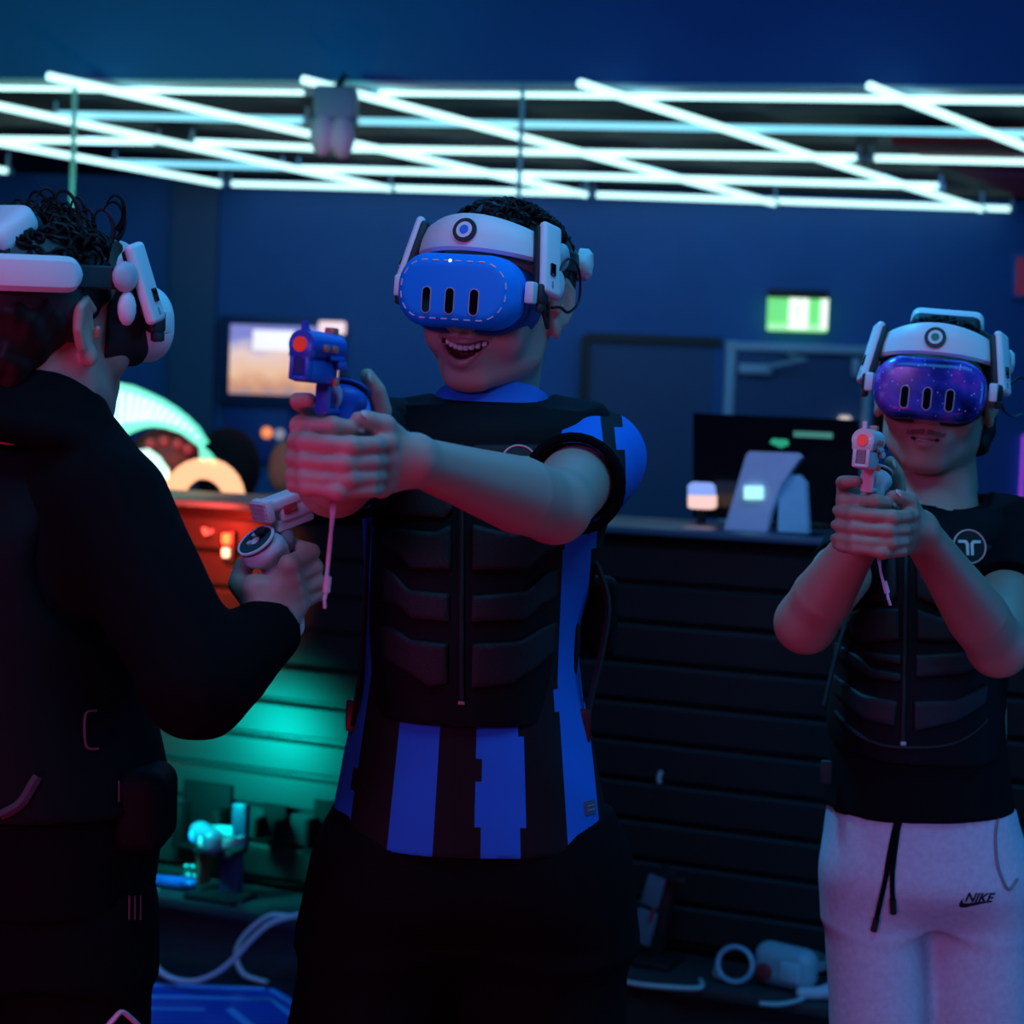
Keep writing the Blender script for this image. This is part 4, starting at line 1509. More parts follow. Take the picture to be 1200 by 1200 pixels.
MATS_COL = {'pistol_blue': (.02, .10, .60), 'pistol_pink_white': (.80, .50, .56), 'pistol_white': (.75, .72, .75)}
m_pblue = mat('pistol_blue', MATS_COL['pistol_blue'], .4, var=.03)
m_ppink = mat('pistol_pink_white', (.80, .62, .66), .4, var=.03)
m_pwhite = mat('pistol_white', (.75, .72, .75), .4, var=.03)
m_trig = mat('pale_pink_trigger', (.85, .42, .60), .4)
m_cord = mat('pale_cord', (.75, .60, .68), .7)


# ------------------------------------------------------------------ vest builder
def make_vest(root, torso_fn, off, zc, px_zip, d, rows, panels, yaw, lo, hi, logo=None, seedn=1, h=.004, arm_cut=(), neck=None, bottom=None, col=None):
    """sleeveless vest following the torso; returns object and its surface tree"""
    s = Solid(lo, hi, h)
    s.put(lambda x, y, z: torso_fn(x, y, z) - off, lo, hi, .001)
    return s


def conform_panel(root_obj, torso_fn, off, poly_fn, lo, hi, name, m, h=.003, back=.03):
    """raised pad: the torso grown by off, kept inside poly_fn (<0) seen from the front"""
    s = Solid(lo, hi, h)
    s.everywhere(lambda x, y, z: torso_fn(x, y, z) - off, 'u', .001)
    s.everywhere(lambda x, y, z: poly_fn(x, y, z), 'i', .006)
    s.everywhere(lambda x, y, z: -(torso_fn(x, y, z) + back), 'i', .002)
    if not (s.D < 0).any(): return None
    V, Fq = s.mesh()
    return link_mesh(name, V, Fq, m, root_obj)


def poly2d(poly):
    """signed distance to a polygon (list of (u,v)); negative inside"""
    poly = np.array(poly, float)

    def fn(u, v):
        d2 = None
        ins = None
        n = len(poly)
        for i in range(n):
            a, b = poly[i], poly[(i + 1) % n]
            e = b - a
            wu, wv = u - a[0], v - a[1]
            t = np.clip((wu * e[0] + wv * e[1]) / (e @ e), 0, 1)
            q = (wu - e[0] * t) ** 2 + (wv - e[1] * t) ** 2
            d2 = q if d2 is None else np.minimum(d2, q)
            c = ((a[1] > v) != (b[1] > v)) & (u < (b[0] - a[0]) * (v - a[1]) / (b[1] - a[1] + 1e-12) + a[0])
            ins = c if ins is None else ins ^ c
        d = np.sqrt(d2)
        return np.where(ins, -d, d)
    return fn


def pix_region(pix, d):
    """polygon given in pixels, on an upright plane d metres away, extended along the view depth"""
    pts = [P(x, y, d) for x, y in pix]
    f = poly2d([(p.x, p.z) for p in pts])
    return lambda x, y, z: f(x + 0 * y + 0 * z, z + 0 * x + 0 * y)


def vest_logo(parent, bv, px, py, r, lift=.0):
    p, n = hit(bv, px, py)
    if p is None: return
    Mf = frame_n(p + n * lift, n)
    m_lg = mat('pale_mint_print', (.70, .80, .72), .4)
    lg = MB().prism(rpoly(r, r, r, 10), .0030 + lift, M=Mf @ Matrix.Translation((0, 0, -.0005 - lift))).build('logo_patch', m_black, parent)
    mb = MB().tube([Mf @ Vector((x, y, .0028)) for x, y in rpoly(r * .95, r * .95, r * .95, 12)], r * .055, 6, closed=True)
    mb.build('logo_ring', mat('copper_print', (.75, .42, .40), .4), lg)
    s = r
    mb = MB()
    for e in (-1, 1):
        poly = [(e * .06 * s, -.50 * s), (e * .06 * s, .18 * s), (e * .20 * s, .36 * s), (e * .66 * s, .36 * s), (e * .66 * s, .20 * s), (e * .30 * s, .20 * s), (e * .22 * s, .12 * s), (e * .22 * s, -.50 * s)]
        if e < 0: poly = poly[::-1]
        mb.prism(poly, .0042, M=Mf)
    mb.build('logo_glyph', m_lg, lg)


# ================================================================== middle player
MD = 2.33
MC = .87
MG = frame(P(398, 480, 1.80), (-.42, -.90, .02), (0.04, 0, 1)) @ Matrix.Scale(MC, 4)
mS_L, mE_L = P(697, 538, 2.36), P(650, 594, 2.08)
mS_R, mE_R = P(436, 530, 2.30), P(392, 562, 2.05)
mW_L = MG @ Vector((-.066, .062, -.050))
mW_R = MG @ Vector((-.078, -.018, -.052))
mH = P(583, 350, MD)
mHM = head_frame(mH, math.radians(22), tilt=math.radians(-2.5))
mid_p = thing('person', (P(548, 900, MD).x, P(548, 900, MD).y, 0), 'laughing person in a blue and black striped jersey, aiming a blue toy pistol', 'person', 'players with headsets')
neck = [mHM @ Vector((0, -.022, -.05)), P(578, 462, MD + .02), P(572, 520, MD + .02)]
blocks = [head_block(mHM, neck, [.056, .055, .075], smile=1)]
lo = np.min([tuple(p) for p in (mS_L, mE_L, mS_R, mE_R, mW_L, mW_R, MG @ Vector((.05, 0, -.1)))], 0) - .09
hi = np.max([tuple(p) for p in (mS_L, mE_L, mS_R, mE_R, mW_L, mW_R, MG @ Vector((0, 0, .05)))], 0) + .09
s = Solid(lo, hi, .0022)
arm(s, mS_L, mE_L, mW_L, (.052, .043, .039, .042, .031, .0235))
hand_left(s, MG, mW_L, MC)
arm(s, mS_R, mE_R, mW_R, (.052, .043, .039, .041, .031, .0235))
hand_right(s, MG, mW_R, MC)
V, Fq = s.mesh()
blocks.append((V, Fq, 0))
g = lambda p: MG @ Vector(p)
gd = lambda p: MG.to_3x3() @ Vector(p)
blocks.append(nail(g(cyl(74, .0375, -.018)), gd(cyl(74, 1, .1)), gd((-.9, .3, 0))))
blocks.append(nail(g((.011, .0405, -.003)), gd((.25, .75, .6)), gd((.8, -.5, .1))))
blocks.append(nail(g((-.0290, .0215, .037)), gd((.3, .9, .25)), gd((.5, -.3, .8))))
# trunk and legs under the clothes
mtor = sections([(498, 470, 680, .07), (540, 440, 700, .085), (620, 440, 680, .10), (720, 442, 662, .10), (830, 440, 668, .10), (960, 425, 690, .105)], MD, .1)
s = Solid(np.array(mtor.lo) - .03, np.array(mtor.hi) + .03, .006)
s.put(mtor, mtor.lo, mtor.hi, .02)
s.chain([P(578, 470, MD), P(572, 520, MD)], [.056, .08], .03)
V, Fq = s.mesh()
blocks.append((V, Fq, 0))
hipL, hipR = P(625, 985, MD), P(478, 985, MD)
footL, footR = Vector((hipL.x + .05, hipL.y + .02, .06)), Vector((hipR.x - .10, hipR.y - .02, .06))
s = Solid((footR.x - .12, MD - .35, 0.0), (footL.x + .12, MD + .2, hipL.z + .1), .008)
for hp, ft in ((hipL, footL), (hipR, footR)):
    kn = hp.lerp(ft, .5) + Vector((0, -.02, 0))
    s.chain([hp, kn, kn.lerp(ft, .35), ft], [.085, .055, .056, .036], .02)
V, Fq = s.mesh()
blocks.append((V, Fq, 0))
V, Fq, mi = merge(blocks)
SK = [m_skin, m_lip, m_mouth, m_tooth, m_nail, m_brow]
link_mesh('body', V, Fq, SK, mid_p, mi)
add_hair(mHM, mid_p, front=.075, curls=260, cl=(1, .8), seed=5)

# jersey
def stripes(name, x0, period, duty, flare, jit_amp):
    """blue and black stripes with pixel-stepped edges across x"""
    m = bpy.data.materials.new(name)
    m.use_nodes = True
    nt = m.node_tree
    b = nt.nodes['Principled BSDF']
    tc = nt.nodes.new('ShaderNodeTexCoord')
    sx = nt.nodes.new('ShaderNodeSeparateXYZ')
    nt.links.new(tc.outputs['Object'], sx.inputs[0])

    def mth(op, a, b_=None, c_=None):
        n = nt.nodes.new('ShaderNodeMath')
        n.operation = op
        for i, v in enumerate((a, b_, c_)):
            if v is None: continue
            if isinstance(v, (int, float)): n.inputs[i].default_value = v
            else: nt.links.new(v, n.inputs[i])
        return n.outputs[0]
    jz0 = P(541, 830, MD).z
    den = mth('MAXIMUM', mth('MULTIPLY_ADD', mth('SUBTRACT', jz0, sx.outputs['Z']), flare, 1.0), .96)
    uu = mth('DIVIDE', mth('SUBTRACT', sx.outputs['X'], x0), den)
    if flare: uu = mth('MULTIPLY', mth('ARCSINE', mth('MAXIMUM', -.99, mth('MINIMUM', .99, mth('MULTIPLY', uu, 5.0)))), .2)
    cell = mth('MULTIPLY', mth('FLOOR', mth('MULTIPLY', sx.outputs['Z'], 38)), 1 / 38)
    wn = nt.nodes.new('ShaderNodeTexWhiteNoise')
    wn.noise_dimensions = '2D'
    cb = nt.nodes.new('ShaderNodeCombineXYZ')
    nt.links.new(cell, cb.inputs[0])
    nt.links.new(mth('FLOOR', mth('DIVIDE', uu, period * .495)), cb.inputs[1])
    nt.links.new(cb.outputs[0], wn.inputs['Vector'])
    jit = mth('MULTIPLY', mth('GREATER_THAN', wn.outputs['Value'], .90), jit_amp)
    ph = mth('FRACT', mth('ADD', mth('DIVIDE', mth('ADD', uu, jit), period), (1 - duty) / 2))
    blue = mth('GREATER_THAN', ph, 1 - duty)
    mx = nt.nodes.new('ShaderNodeMix')
    mx.data_type = 'RGBA'
    mx.inputs['A'].default_value = (.006, .006, .009, 1)
    mx.inputs['B'].default_value = (.012, .18, .78, 1)
    nt.links.new(blue, mx.inputs['Factor'])
    nt.links.new(mx.outputs['Result'], b.inputs['Base Color'])
    b.inputs['Roughness'].default_value = .7
    b.inputs['Specular IOR Level'].default_value = .2
    return m


m_jersey = stripes('striped_jersey', P(544, 830, MD).x - mid_p.location.x, .100, .5, .85, .007)
m_sleeve = stripes('striped_sleeve', P(714, 530, MD).x - mid_p.location.x, .068, .58, 0.0, .012)

jer = sections([(502, 470, 676, .070), (524, 446, 696, .086), (580, 432, 706, .112), (640, 428, 706, .118), (680, 428, 694, .118), (740, 426, 678, .118), (800, 424, 682, .118), (850, 412, 692, .122), (910, 400, 704, .128), (978, 388, 713, .132)], MD, .115, n=2.3)
s = Solid(np.array(jer.lo) - np.array((.06, .20, .03)), np.array(jer.hi) + np.array((.08, .06, .05)), .0036)
s.put(jer, jer.lo, jer.hi, .02)
s.ell(P(575, 505, MD + .01), (.105, .070, .030), .03)
wrinkle(s, .0022, 45, 2, (1, 1, .35))
for S_, E_, sd in ((mS_L, mE_L, 1), (mS_R, mE_R, 2)):
    s.chain([S_ + Vector((-.02 if sd == 1 else .02, .01, .0)), S_, S_.lerp(E_, .62)], [.068, .065, .058], .03)
    S2 = S_ + Vector((0, 0, 0))
wrinkle(s, .0020, 75, 9, (1, 1, .8))
for S_, E_ in ((mS_L, mE_L), (mS_R, mE_R)):
    sleeve_cut(s, S_, E_, .56, .11)
for S_, E_ in ((mS_L, mE_L), (mS_R, mE_R)):
    s.chain([S_.lerp(E_, .36), E_], [.049, .049], .004, 's')
hemz = P(550, 979, MD).z
hn = Vector((.035, 0, -1))
s.everywhere(half_space((P(550, 979, MD).x, MD, hemz), hn), 'i', .002)
s.chain([P(578, 440, MD + .015), P(576, 500, MD + .01)], [.060, .062], .008, 's')
V, Fq = s.mesh()
c = mid(V, Fq)
slv = np.zeros(len(Fq), int)
slv[(c[:, 0] > P(655, 530, MD).x) & (c[:, 2] > P(700, 640, MD).z)] = 1
jersey = link_mesh('jersey', V, Fq, [m_jersey, m_sleeve], mid_p, slv)
# cuffs, collar, hem tag
mb = MB()
for S_, E_ in ((mS_L, mE_L), (mS_R, mE_R)):
    c = S_.lerp(E_, .55)
    n = (E_ - S_).normalized()
    a = n.orthogonal().normalized()
    bb = n.cross(a)
    o = MB().tube([c + (a * math.cos(q_) + bb * math.sin(q_)) * .0560 for q_ in np.linspace(0, 2 * math.pi, 28, endpoint=False)], .0060, 8, closed=True)
    o.build('cuff', m_cloth_black, jersey, label='black sleeve cuff')
s = Solid(np.array(P(578, 475, MD)) - np.array((.11, .12, .11)), np.array(P(578, 475, MD)) + np.array((.11, .12, .08)), .0025)
cc = P(576, 474, MD + .01)
s.chain([cc + Vector((0, .008, .020)), cc + Vector((0, 0, -.025))], [.066, .086], .01)
s.everywhere(half_space(cc + Vector((0, 0, .014)), (0, .32, 1)), 'i', .003)
s.everywhere(half_space(cc + Vector((0, 0, -.034)), (0, -.25, -1)), 'i', .003)
s.chain([cc + Vector((0, .008, .06)), cc + Vector((0, 0.004, -.05))], [.0585, .064], .003, 's')
V, Fq = s.mesh()
link_mesh('collar', V, Fq, m_blue, jersey, label='plain blue round collar')
bj = bvh_of(jersey)
p, n = hit(bj, 691, 946)
if p is not None:
    Mf = frame_n(p, n)
    tg = MB().box((0, 0, .0005), (.020, .016, .002), M=Mf).build('hem_label', mat('grey_print', (.06, .10, .14), .6), jersey)
    mb = MB()
    for z in (-.003, .002):
        mb.box((0, z, .0018), (.013, .0015, .001), M=Mf)
    mb.build('label_lines', mat('pale_print', (.2, .28, .4), .6), tg)

# vest
vt = sections([(480, 462, 690, .080), (500, 446, 698, .100), (540, 436, 694, .114), (600, 435, 684, .126), (680, 433, 666, .130), (760, 432, 662, .130), (832, 434, 660, .128)], MD - .003, .12, n=2.5)
s = Solid(np.array(vt.lo) - .03, np.array(vt.hi) + np.array((.03, .03, .06)), .0034)
s.put(vt, vt.lo, vt.hi, .02)
for a_, b_ in ((P(530, 494, MD), P(452, 504, MD)), (P(630, 494, MD), P(690, 500, MD))):
    s.chain([a_, b_], [.036, .030], .03)
s.ell(P(577, 500, MD - .02), (.10, .075, .035), .03)
for S_, E_ in ((mS_L, mE_L), (mS_R, mE_R)):
    out = 1 if S_ is mS_L else -1
    s.chain([S_ + Vector((out * -.006, -.25, -.022)), S_ + Vector((out * .040, .0, -.032)), S_ + Vector((out * .040, .25, -.032))], [.062, .068, .068], .012, 's')
neck_cut(s, P(577, 470, MD), .071, P(577, 493, MD).z, (0, .34))
s.everywhere(half_space(P(550, 838, MD), (0, 0, -1)), 'i', .004)
V, Fq = s.mesh()
vest = link_mesh('haptic_vest', V, Fq, m_vest, mid_p, label='black padded vest with zip')
pads = [
    [(447, 520), (532, 520), (532, 598), (520, 608), (452, 604)], [(552, 520), (660, 520), (672, 600), (600, 612), (552, 598)],
    [(442, 618), (510, 622), (530, 612), (530, 668), (480, 668), (462, 650), (446, 645)], [(552, 612), (600, 624), (660, 612), (664, 640), (640, 650), (618, 668), (552, 668)],
    [(446, 664), (462, 672), (480, 690), (528, 694), (528, 728), (480, 726), (466, 712), (446, 706)], [(552, 696), (618, 692), (640, 672), (658, 664), (658, 704), (634, 712), (616, 728), (552, 728)],
    [(446, 734), (466, 738), (482, 748), (526, 752), (526, 800), (504, 806), (478, 790), (446, 774)], [(552, 752), (610, 750), (636, 736), (656, 730), (654, 768), (626, 786), (600, 802), (552, 806)],
]
for pl_ in pads:
    xs, ys = [q_[0] for q_ in pl_], [q_[1] for q_ in pl_]
    a_, b_ = P(min(xs) - 8, max(ys) + 8, MD - .1), P(max(xs) + 8, min(ys) - 8, MD - .1)
    conform_panel(vest, vt, .0065, pix_region(pl_, MD - .12), (a_.x, MD - .20, a_.z), (b_.x, MD - .02, b_.z), 'pad', m_pad)
bv_ = bvh_of(vest)
zp = [hit(bv_, 541 - .0 * y, y)[0] for y in range(520, 826, 12)]
zp = [p for p in zp if p is not None]
if len(zp) > 3:
    MB().tube([p + Vector((0, -.002, 0)) for p in zp], .0045, 6, flat=.6).build('zip', m_strap, vest)
    mb = MB().box(zp[-1] + Vector((0, -.006, -.003)), (.008, .004, .004), bev=.001)
    mb.build('zip_pull', mat('red_metal', (.5, .12, .18), .35), vest, label='reddish zip pull')
vest_logo(vest, bv_, 607, 545, .0225, .007)
# side straps with buckles
for pts, nm in (([(664, 690), (676, 740), (672, 790)], 0), ([(690, 640), (712, 700), (706, 760), (690, 830), (688, 872)], 0), ([(434, 600), (430, 700), (424, 780), (414, 850)], 0)):
    mb = MB().tube(bez([P(x, y, MD + (-.03 if x > 600 else -.04)) for x, y in pts], 16), .012, 6, flat=.35)
    mb.build('side_strap', m_strap, vest)
for x, y in ((684, 850), (414, 838)):
    MB().box(P(x, y, MD - .04), (.018, .014, .040), bev=.004).build('buckle', mat('dark_red_buckle', (.05, .015, .02), .4), vest)
s = Solid(np.array(P(702, 725, MD)) - .1, np.array(P(702, 725, MD)) + .1, .004)
s.rbox(P(702, 722, MD + .02), (.022, .03, .05), .012)
V, Fq = s.mesh()
link_mesh('side_pouch', V, Fq, m_vest, vest)

# shorts
sh = sections([(955, 408, 700, .118), (1000, 396, 712, .125), (1050, 386, 718, .122), (1090, 386, 718, .085)], MD, .12, n=2.5)
s = Solid((P(330, 1200, MD).x - .05, MD - .25, .38), (P(760, 1200, MD).x + .05, MD + .25, P(550, 940, MD).z), .005)
s.put(sh, sh.lo, sh.hi, .06)
for hp, ft, dx in ((hipL, footL, .02), (hipR, footR, -.03)):
    a_ = Vector((hp.x + (.015 if dx > 0 else -.015), hp.y, hp.z - .10))
    kz = hp.lerp(ft, .52)
    s.chain([a_ + Vector((0, 0, .06)), Vector((kz.x + dx * 1.0, kz.y, .44))], [.096, .102], .07)
wrinkle(s, .004, 28, 6, (1, 1, .4))
s.everywhere(lambda x, y, z: .46 - z + 0 * x + 0 * y, 'i', .003)
V, Fq = s.mesh()
link_mesh('shorts', V, Fq, m_cloth_black, mid_p, label='black baggy shorts')
for ft in (footL, footR):
    s = Solid((ft.x - .08, ft.y - .24, 0), (ft.x + .08, ft.y + .1, .14), .004)
    s.chain([ft + Vector((0, .04, -.01)), ft + Vector((0, -.09, -.022)), ft + Vector((0, -.17, -.028))], [.045, .042, .034], .02)
    s.everywhere(lambda x, y, z: .002 - z + 0 * x + 0 * y, 'i', .002)
    V, Fq = s.mesh()
    link_mesh('shoe', V, Fq, m_black, mid_p)

headset(mHM, 'vr headset with a blue dashed silicone cover, worn by the laughing middle player', m_silicone, True, mat('blue_core', (.02, .2, .8), .4), 'blue emblem centre', False, 'blue silicone cover with dashed outline', m_gskb, 'curl')
pistol(MG @ Matrix.Scale(.965, 4), 'blue toy pistol with orange details, held by the middle player in both hands', m_pblue, m_cord, m_trig,
       [MG @ Vector((-.004, .0, -.095)), P(394, 560, 1.80), P(390, 620, 1.79), P(383, 690, 1.79)])

# ================================================================== right player
RD = 2.72
RC = .84
RG = frame(P(1023, 572, 2.25), (-.40, -.91, .03), (0.05, 0, 1)) @ Matrix.Scale(RC, 4)
rS_L, rE_L = P(1190, 632, 2.74), P(1170, 758, 2.47)
rS_R, rE_R = P(1008, 642, 2.66), P(944, 730, 2.44)
rW_L = RG @ Vector((-.064, .058, -.056))
rW_R = RG @ Vector((-.080, -.020, -.060))
rHM = head_frame(P(1097, 459, RD), math.radians(17), tilt=math.radians(-3.5))
rp_ = thing('person', (P(1080, 900, RD).x, P(1080, 900, RD).y, 0), 'person in black t-shirt and grey sweatpants, aiming a pinkish white toy pistol', 'person', 'players with headsets')
neck = [rHM @ Vector((0, -.022, -.05)), P(1100, 572, RD + .02), P(1090, 625, RD + .02)]
blocks = [head_block(rHM, neck, [.056, .056, .075], smile=0, stache=True, crown=.068)]
js = (rS_L, rE_L, rS_R, rE_R, rW_L, rW_R)
lo = np.min([tuple(p) for p in js + (RG @ Vector((.05, 0, -.1)),)], 0) - .09
hi = np.max([tuple(p) for p in js + (RG @ Vector((0, 0, .05)),)], 0) + .09
s = Solid(lo, hi, .0023)
arm(s, rS_L, rE_L, rW_L, (.050, .042, .038, .040, .030, .0235))
hand_left(s, RG, rW_L, RC)
arm(s, rS_R, rE_R, rW_R, (.046, .040, .038, .040, .030, .0235))
hand_right(s, RG, rW_R, RC)
V, Fq = s.mesh()
blocks.append((V, Fq, 0))
g = lambda p: RG @ Vector(p)
gd = lambda p: RG.to_3x3() @ Vector(p)
blocks.append(nail(g(cyl(74, .0375, -.018)), gd(cyl(74, 1, .1)), gd((-.9, .3, 0))))
blocks.append(nail(g((.011, .0405, -.003)), gd((.25, .75, .6)), gd((.8, -.5, .1))))
blocks.append(nail(g((-.0290, .0215, .037)), gd((.3, .9, .25)), gd((.5, -.3, .8))))
rt_ = sections([(612, 1000, 1180, .08), (680, 990, 1178, .095), (780, 985, 1176, .10), (940, 985, 1176, .10)], RD, .1)
s = Solid(np.array(rt_.lo) - .03, np.array(rt_.hi) + np.array((.03, .03, .1)), .006)
s.put(rt_, rt_.lo, rt_.hi, .02)
s.chain([P(1098, 575, RD), P(1092, 625, RD)], [.056, .08], .03)
V, Fq = s.mesh()
blocks.append((V, Fq, 0))
rhL, rhR = P(1140, 985, RD), P(1030, 985, RD)
rfL, rfR = Vector((rhL.x + .04, rhL.y + .02, .06)), Vector((rhR.x - .005, rhR.y - .02, .06))
s = Solid((rfR.x - .15, RD - .35, 0.0), (rfL.x + .15, RD + .2, rhL.z + .1), .008)
for hp, ft in ((rhL, rfL), (rhR, rfR)):
    kn = hp.lerp(ft, .5) + Vector((0, -.02, 0))
    s.chain([hp, kn, kn.lerp(ft, .35), ft], [.058, .040, .042, .034], .02)
V, Fq = s.mesh()
blocks.append((V, Fq, 0))
V, Fq, mi = merge(blocks)
link_mesh('body', V, Fq, [m_skin2, m_lip, m_mouth, m_tooth, m_nail, m_brow], rp_, mi)
hr = add_hair(rHM, rp_, front=.075, curls=200, cl=(1, .6), seed=11, crown=.071)
# longer wavy hair behind the ears and at the nape
s = Solid((-.11, -.14, -.13), (.11, .03, .04), .0028)
s.chain([(-.064, -.052, .02), (-.068, -.052, -.03), (-.060, -.055, -.072)], [.020, .021, .016], .02)
s.chain([(.064, -.052, .02), (.068, -.052, -.03), (.060, -.055, -.072)], [.020, .021, .016], .02)
s.chain([(-.055, -.058, -.06), (0, -.088, -.06), (.055, -.058, -.06)], [.020, .028, .020], .03)
wrinkle(s, .006, 140, 4)
V, Fq = s.mesh()
link_mesh('nape_hair', xf(rHM, V), Fq, m_hair, hr)

# t-shirt
ts = sections([(598, 1010, 1170, .06), (616, 992, 1184, .082), (680, 984, 1184, .105), (760, 982, 1178, .112), (850, 976, 1176, .114), (948, 968, 1186, .116)], RD, .11, n=2.3)
s = Solid(np.array(ts.lo) - np.array((.10, .22, .03)), np.array(ts.hi) + np.array((.10, .08, .09)), .0038)
s.put(ts, ts.lo, ts.hi, .02)
s.ell(P(1094, 604, RD + .01), (.12, .075, .036), .03)
for S_, E_, sd in ((rS_L, rE_L, 1), (rS_R, rE_R, 2)):
    s.chain([S_ + Vector((-.02 if sd == 1 else .02, .01, .0)), S_, S_.lerp(E_, .75 if sd == 1 else .5)], [.064, .060, .056] if sd == 1 else [.052, .050, .047], .03)
wrinkle(s, .0022, 60, 9, (1, 1, .6))
for S_, E_ in ((rS_L, rE_L), (rS_R, rE_R)):
    sleeve_cut(s, S_, E_, .56 if S_ is rS_L else .36, .11)
s.everywhere(half_space(P(1075, 946, RD), (.05, 0, -1)), 'i', .002)
neck_cut(s, P(1098, 580, RD), .064, P(1098, 588, RD).z, (0, .22))
V, Fq = s.mesh()
shirt = link_mesh('t_shirt', V, Fq, m_cloth_black, rp_, label='plain black t-shirt')
cc = P(1097, 590, RD + .005)
MB().tube([cc + Vector((.068 * math.cos(a), .062 * math.sin(a), .016 * math.sin(a))) for a in np.linspace(0, 2 * math.pi, 32, endpoint=False)], .007, 8, closed=True).build('neck_rib', m_cloth_black, shirt)

# vest
rv = sections([(592, 1010, 1172, .07), (608, 998, 1180, .094), (650, 988, 1178, .116), (720, 982, 1172, .124), (800, 978, 1168, .126), (856, 972, 1168, .126), (880, 976, 1166, .125)], RD - .003, .12, n=2.5)
s = Solid(np.array(rv.lo) - .03, np.array(rv.hi) + np.array((.03, .03, .06)), .0036)
s.put(rv, rv.lo, rv.hi, .02)
for a_, b_ in ((P(1050, 604, RD), P(1006, 612, RD)), (P(1140, 598, RD), P(1180, 606, RD))):
    s.chain([a_, b_], [.034, .030], .03)
for S_, E_, out in ((rS_L, rE_L, 1), (rS_R, rE_R, -1)):
    s.chain([S_ + Vector((out * -.006, -.25, -.03)), S_ + Vector((out * .040, .0, -.035)), S_ + Vector((out * .040, .25, -.035))], [.060, .066, .066], .012, 's')
neck_cut(s, P(1098, 580, RD), .074, P(1098, 590, RD).z, (0, .28))
zc_ = P(1075, 884, RD)
s.everywhere(lambda x, y, z: (zc_.z + .9 * np.abs(x - zc_.x) ** 2) - z + 0 * y, 'i', .004)
V, Fq = s.mesh()
rvest = link_mesh('haptic_vest', V, Fq, m_vest, rp_, label='black padded vest with zip and round badge')
for pl_ in [
    [(995, 640), (1052, 630), (1052, 700), (1040, 708), (990, 704)], [(1072, 630), (1168, 640), (1172, 700), (1100, 712), (1072, 700)],
    [(1004, 722), (1020, 714), (1054, 712), (1054, 750), (1014, 756), (996, 746)], [(1072, 712), (1100, 722), (1164, 712), (1166, 742), (1140, 752), (1072, 750)],
    [(993, 762), (1012, 772), (1024, 784), (1056, 788), (1056, 800), (1020, 797), (1002, 784), (990, 778)],
    [(994, 752), (1014, 766), (1056, 766), (1056, 780), (1026, 776)], [(1070, 766), (1140, 762), (1164, 752), (1160, 776), (1130, 790), (1070, 794)],
    [(990, 800), (1014, 816), (1052, 820), (1048, 852), (1012, 846), (992, 826)], [(1068, 820), (1120, 818), (1160, 800), (1158, 826), (1120, 846), (1068, 858)],
]:
    xs, ys = [q_[0] for q_ in pl_], [q_[1] for q_ in pl_]
    a_, b_ = P(min(xs) - 8, max(ys) + 8, RD - .1), P(max(xs) + 8, min(ys) - 8, RD - .1)
    conform_panel(rvest, rv, .0065, pix_region(pl_, RD - .12), (a_.x, RD - .20, a_.z), (b_.x, RD - .02, b_.z), 'pad', m_pad)
bvr = bvh_of(rvest)
zp = [hit(bvr, 1062 - (y - 640) * .02, y)[0] for y in range(640, 876, 12)]
zp = [p for p in zp if p is not None]
if len(zp) > 3:
    MB().tube([p + Vector((0, -.002, 0)) for p in zp], .0045, 6, flat=.6).build('zip', m_strap, rvest)
    MB().box(zp[-1] + Vector((0, -.006, -.003)), (.008, .004, .006), bev=.001).build('zip_pull', m_grey, rvest)
vest_logo(rvest, bvr, 1133, 642, .0245, .007)
hem = []
for x in range(980, 1162, 8):
    u_ = (x - 1072) / 92
    p, n = hit(bvr, x, 876 - 42 * abs(u_) ** 3)
    if p is not None: hem.append(p + n * .001)
if len(hem) > 4: MB().tube(hem, .003, 6).build('hem_piping', m_pad, rvest)
MB().tube(bez([P(x, y, RD - .06) for x, y in ((992, 728), (982, 760), (972, 800), (966, 826))], 16), .008, 6, flat=.35).build('side_strap', m_strap, rvest)
MB().box(P(968, 905, RD - .04), (.016, .012, .034), bev=.003).build('buckle', m_strap, rvest)

# sweatpants
pn = sections([(940, 972, 1186, .108), (985, 966, 1196, .116), (1030, 966, 1200, .116), (1075, 972, 1196, .075)], RD, .11, n=2.4)
s = Solid((P(940, 1200, RD).x - .06, RD - .25, .04), (P(1230, 1200, RD).x + .06, RD + .25, P(1075, 920, RD).z), .005)
s.put(pn, pn.lo, pn.hi, .05)
for hp, ft, x1, x2 in ((rhR, rfR, 1024, 1030), (rhL, rfL, 1145, 1153)):
    a_, b_ = P(x1, 1030, RD - .01), P(x2, 1215, RD - .01)
    s.chain([a_, b_, Vector((b_.x * .6 + ft.x * .4, b_.y, .45)), Vector((ft.x, ft.y, .12))], [.074, .070, .060, .048], .03)
wrinkle(s, .0022, 42, 16, (1, 1, .7))
s.everywhere(lambda x, y, z: .09 - z + 0 * x + 0 * y, 'i', .003)
V, Fq = s.mesh()
pants = link_mesh('sweatpants', V, Fq, m_pants, rp_, label='light grey marl sweatpants')
bp_ = bvh_of(pants)


def on_pants(pts, off=.002):
    out = []
    for x, y in pts:
        p, n = hit(bp_, x, y)
        if p is not None: out.append(p + n * off)
    return out


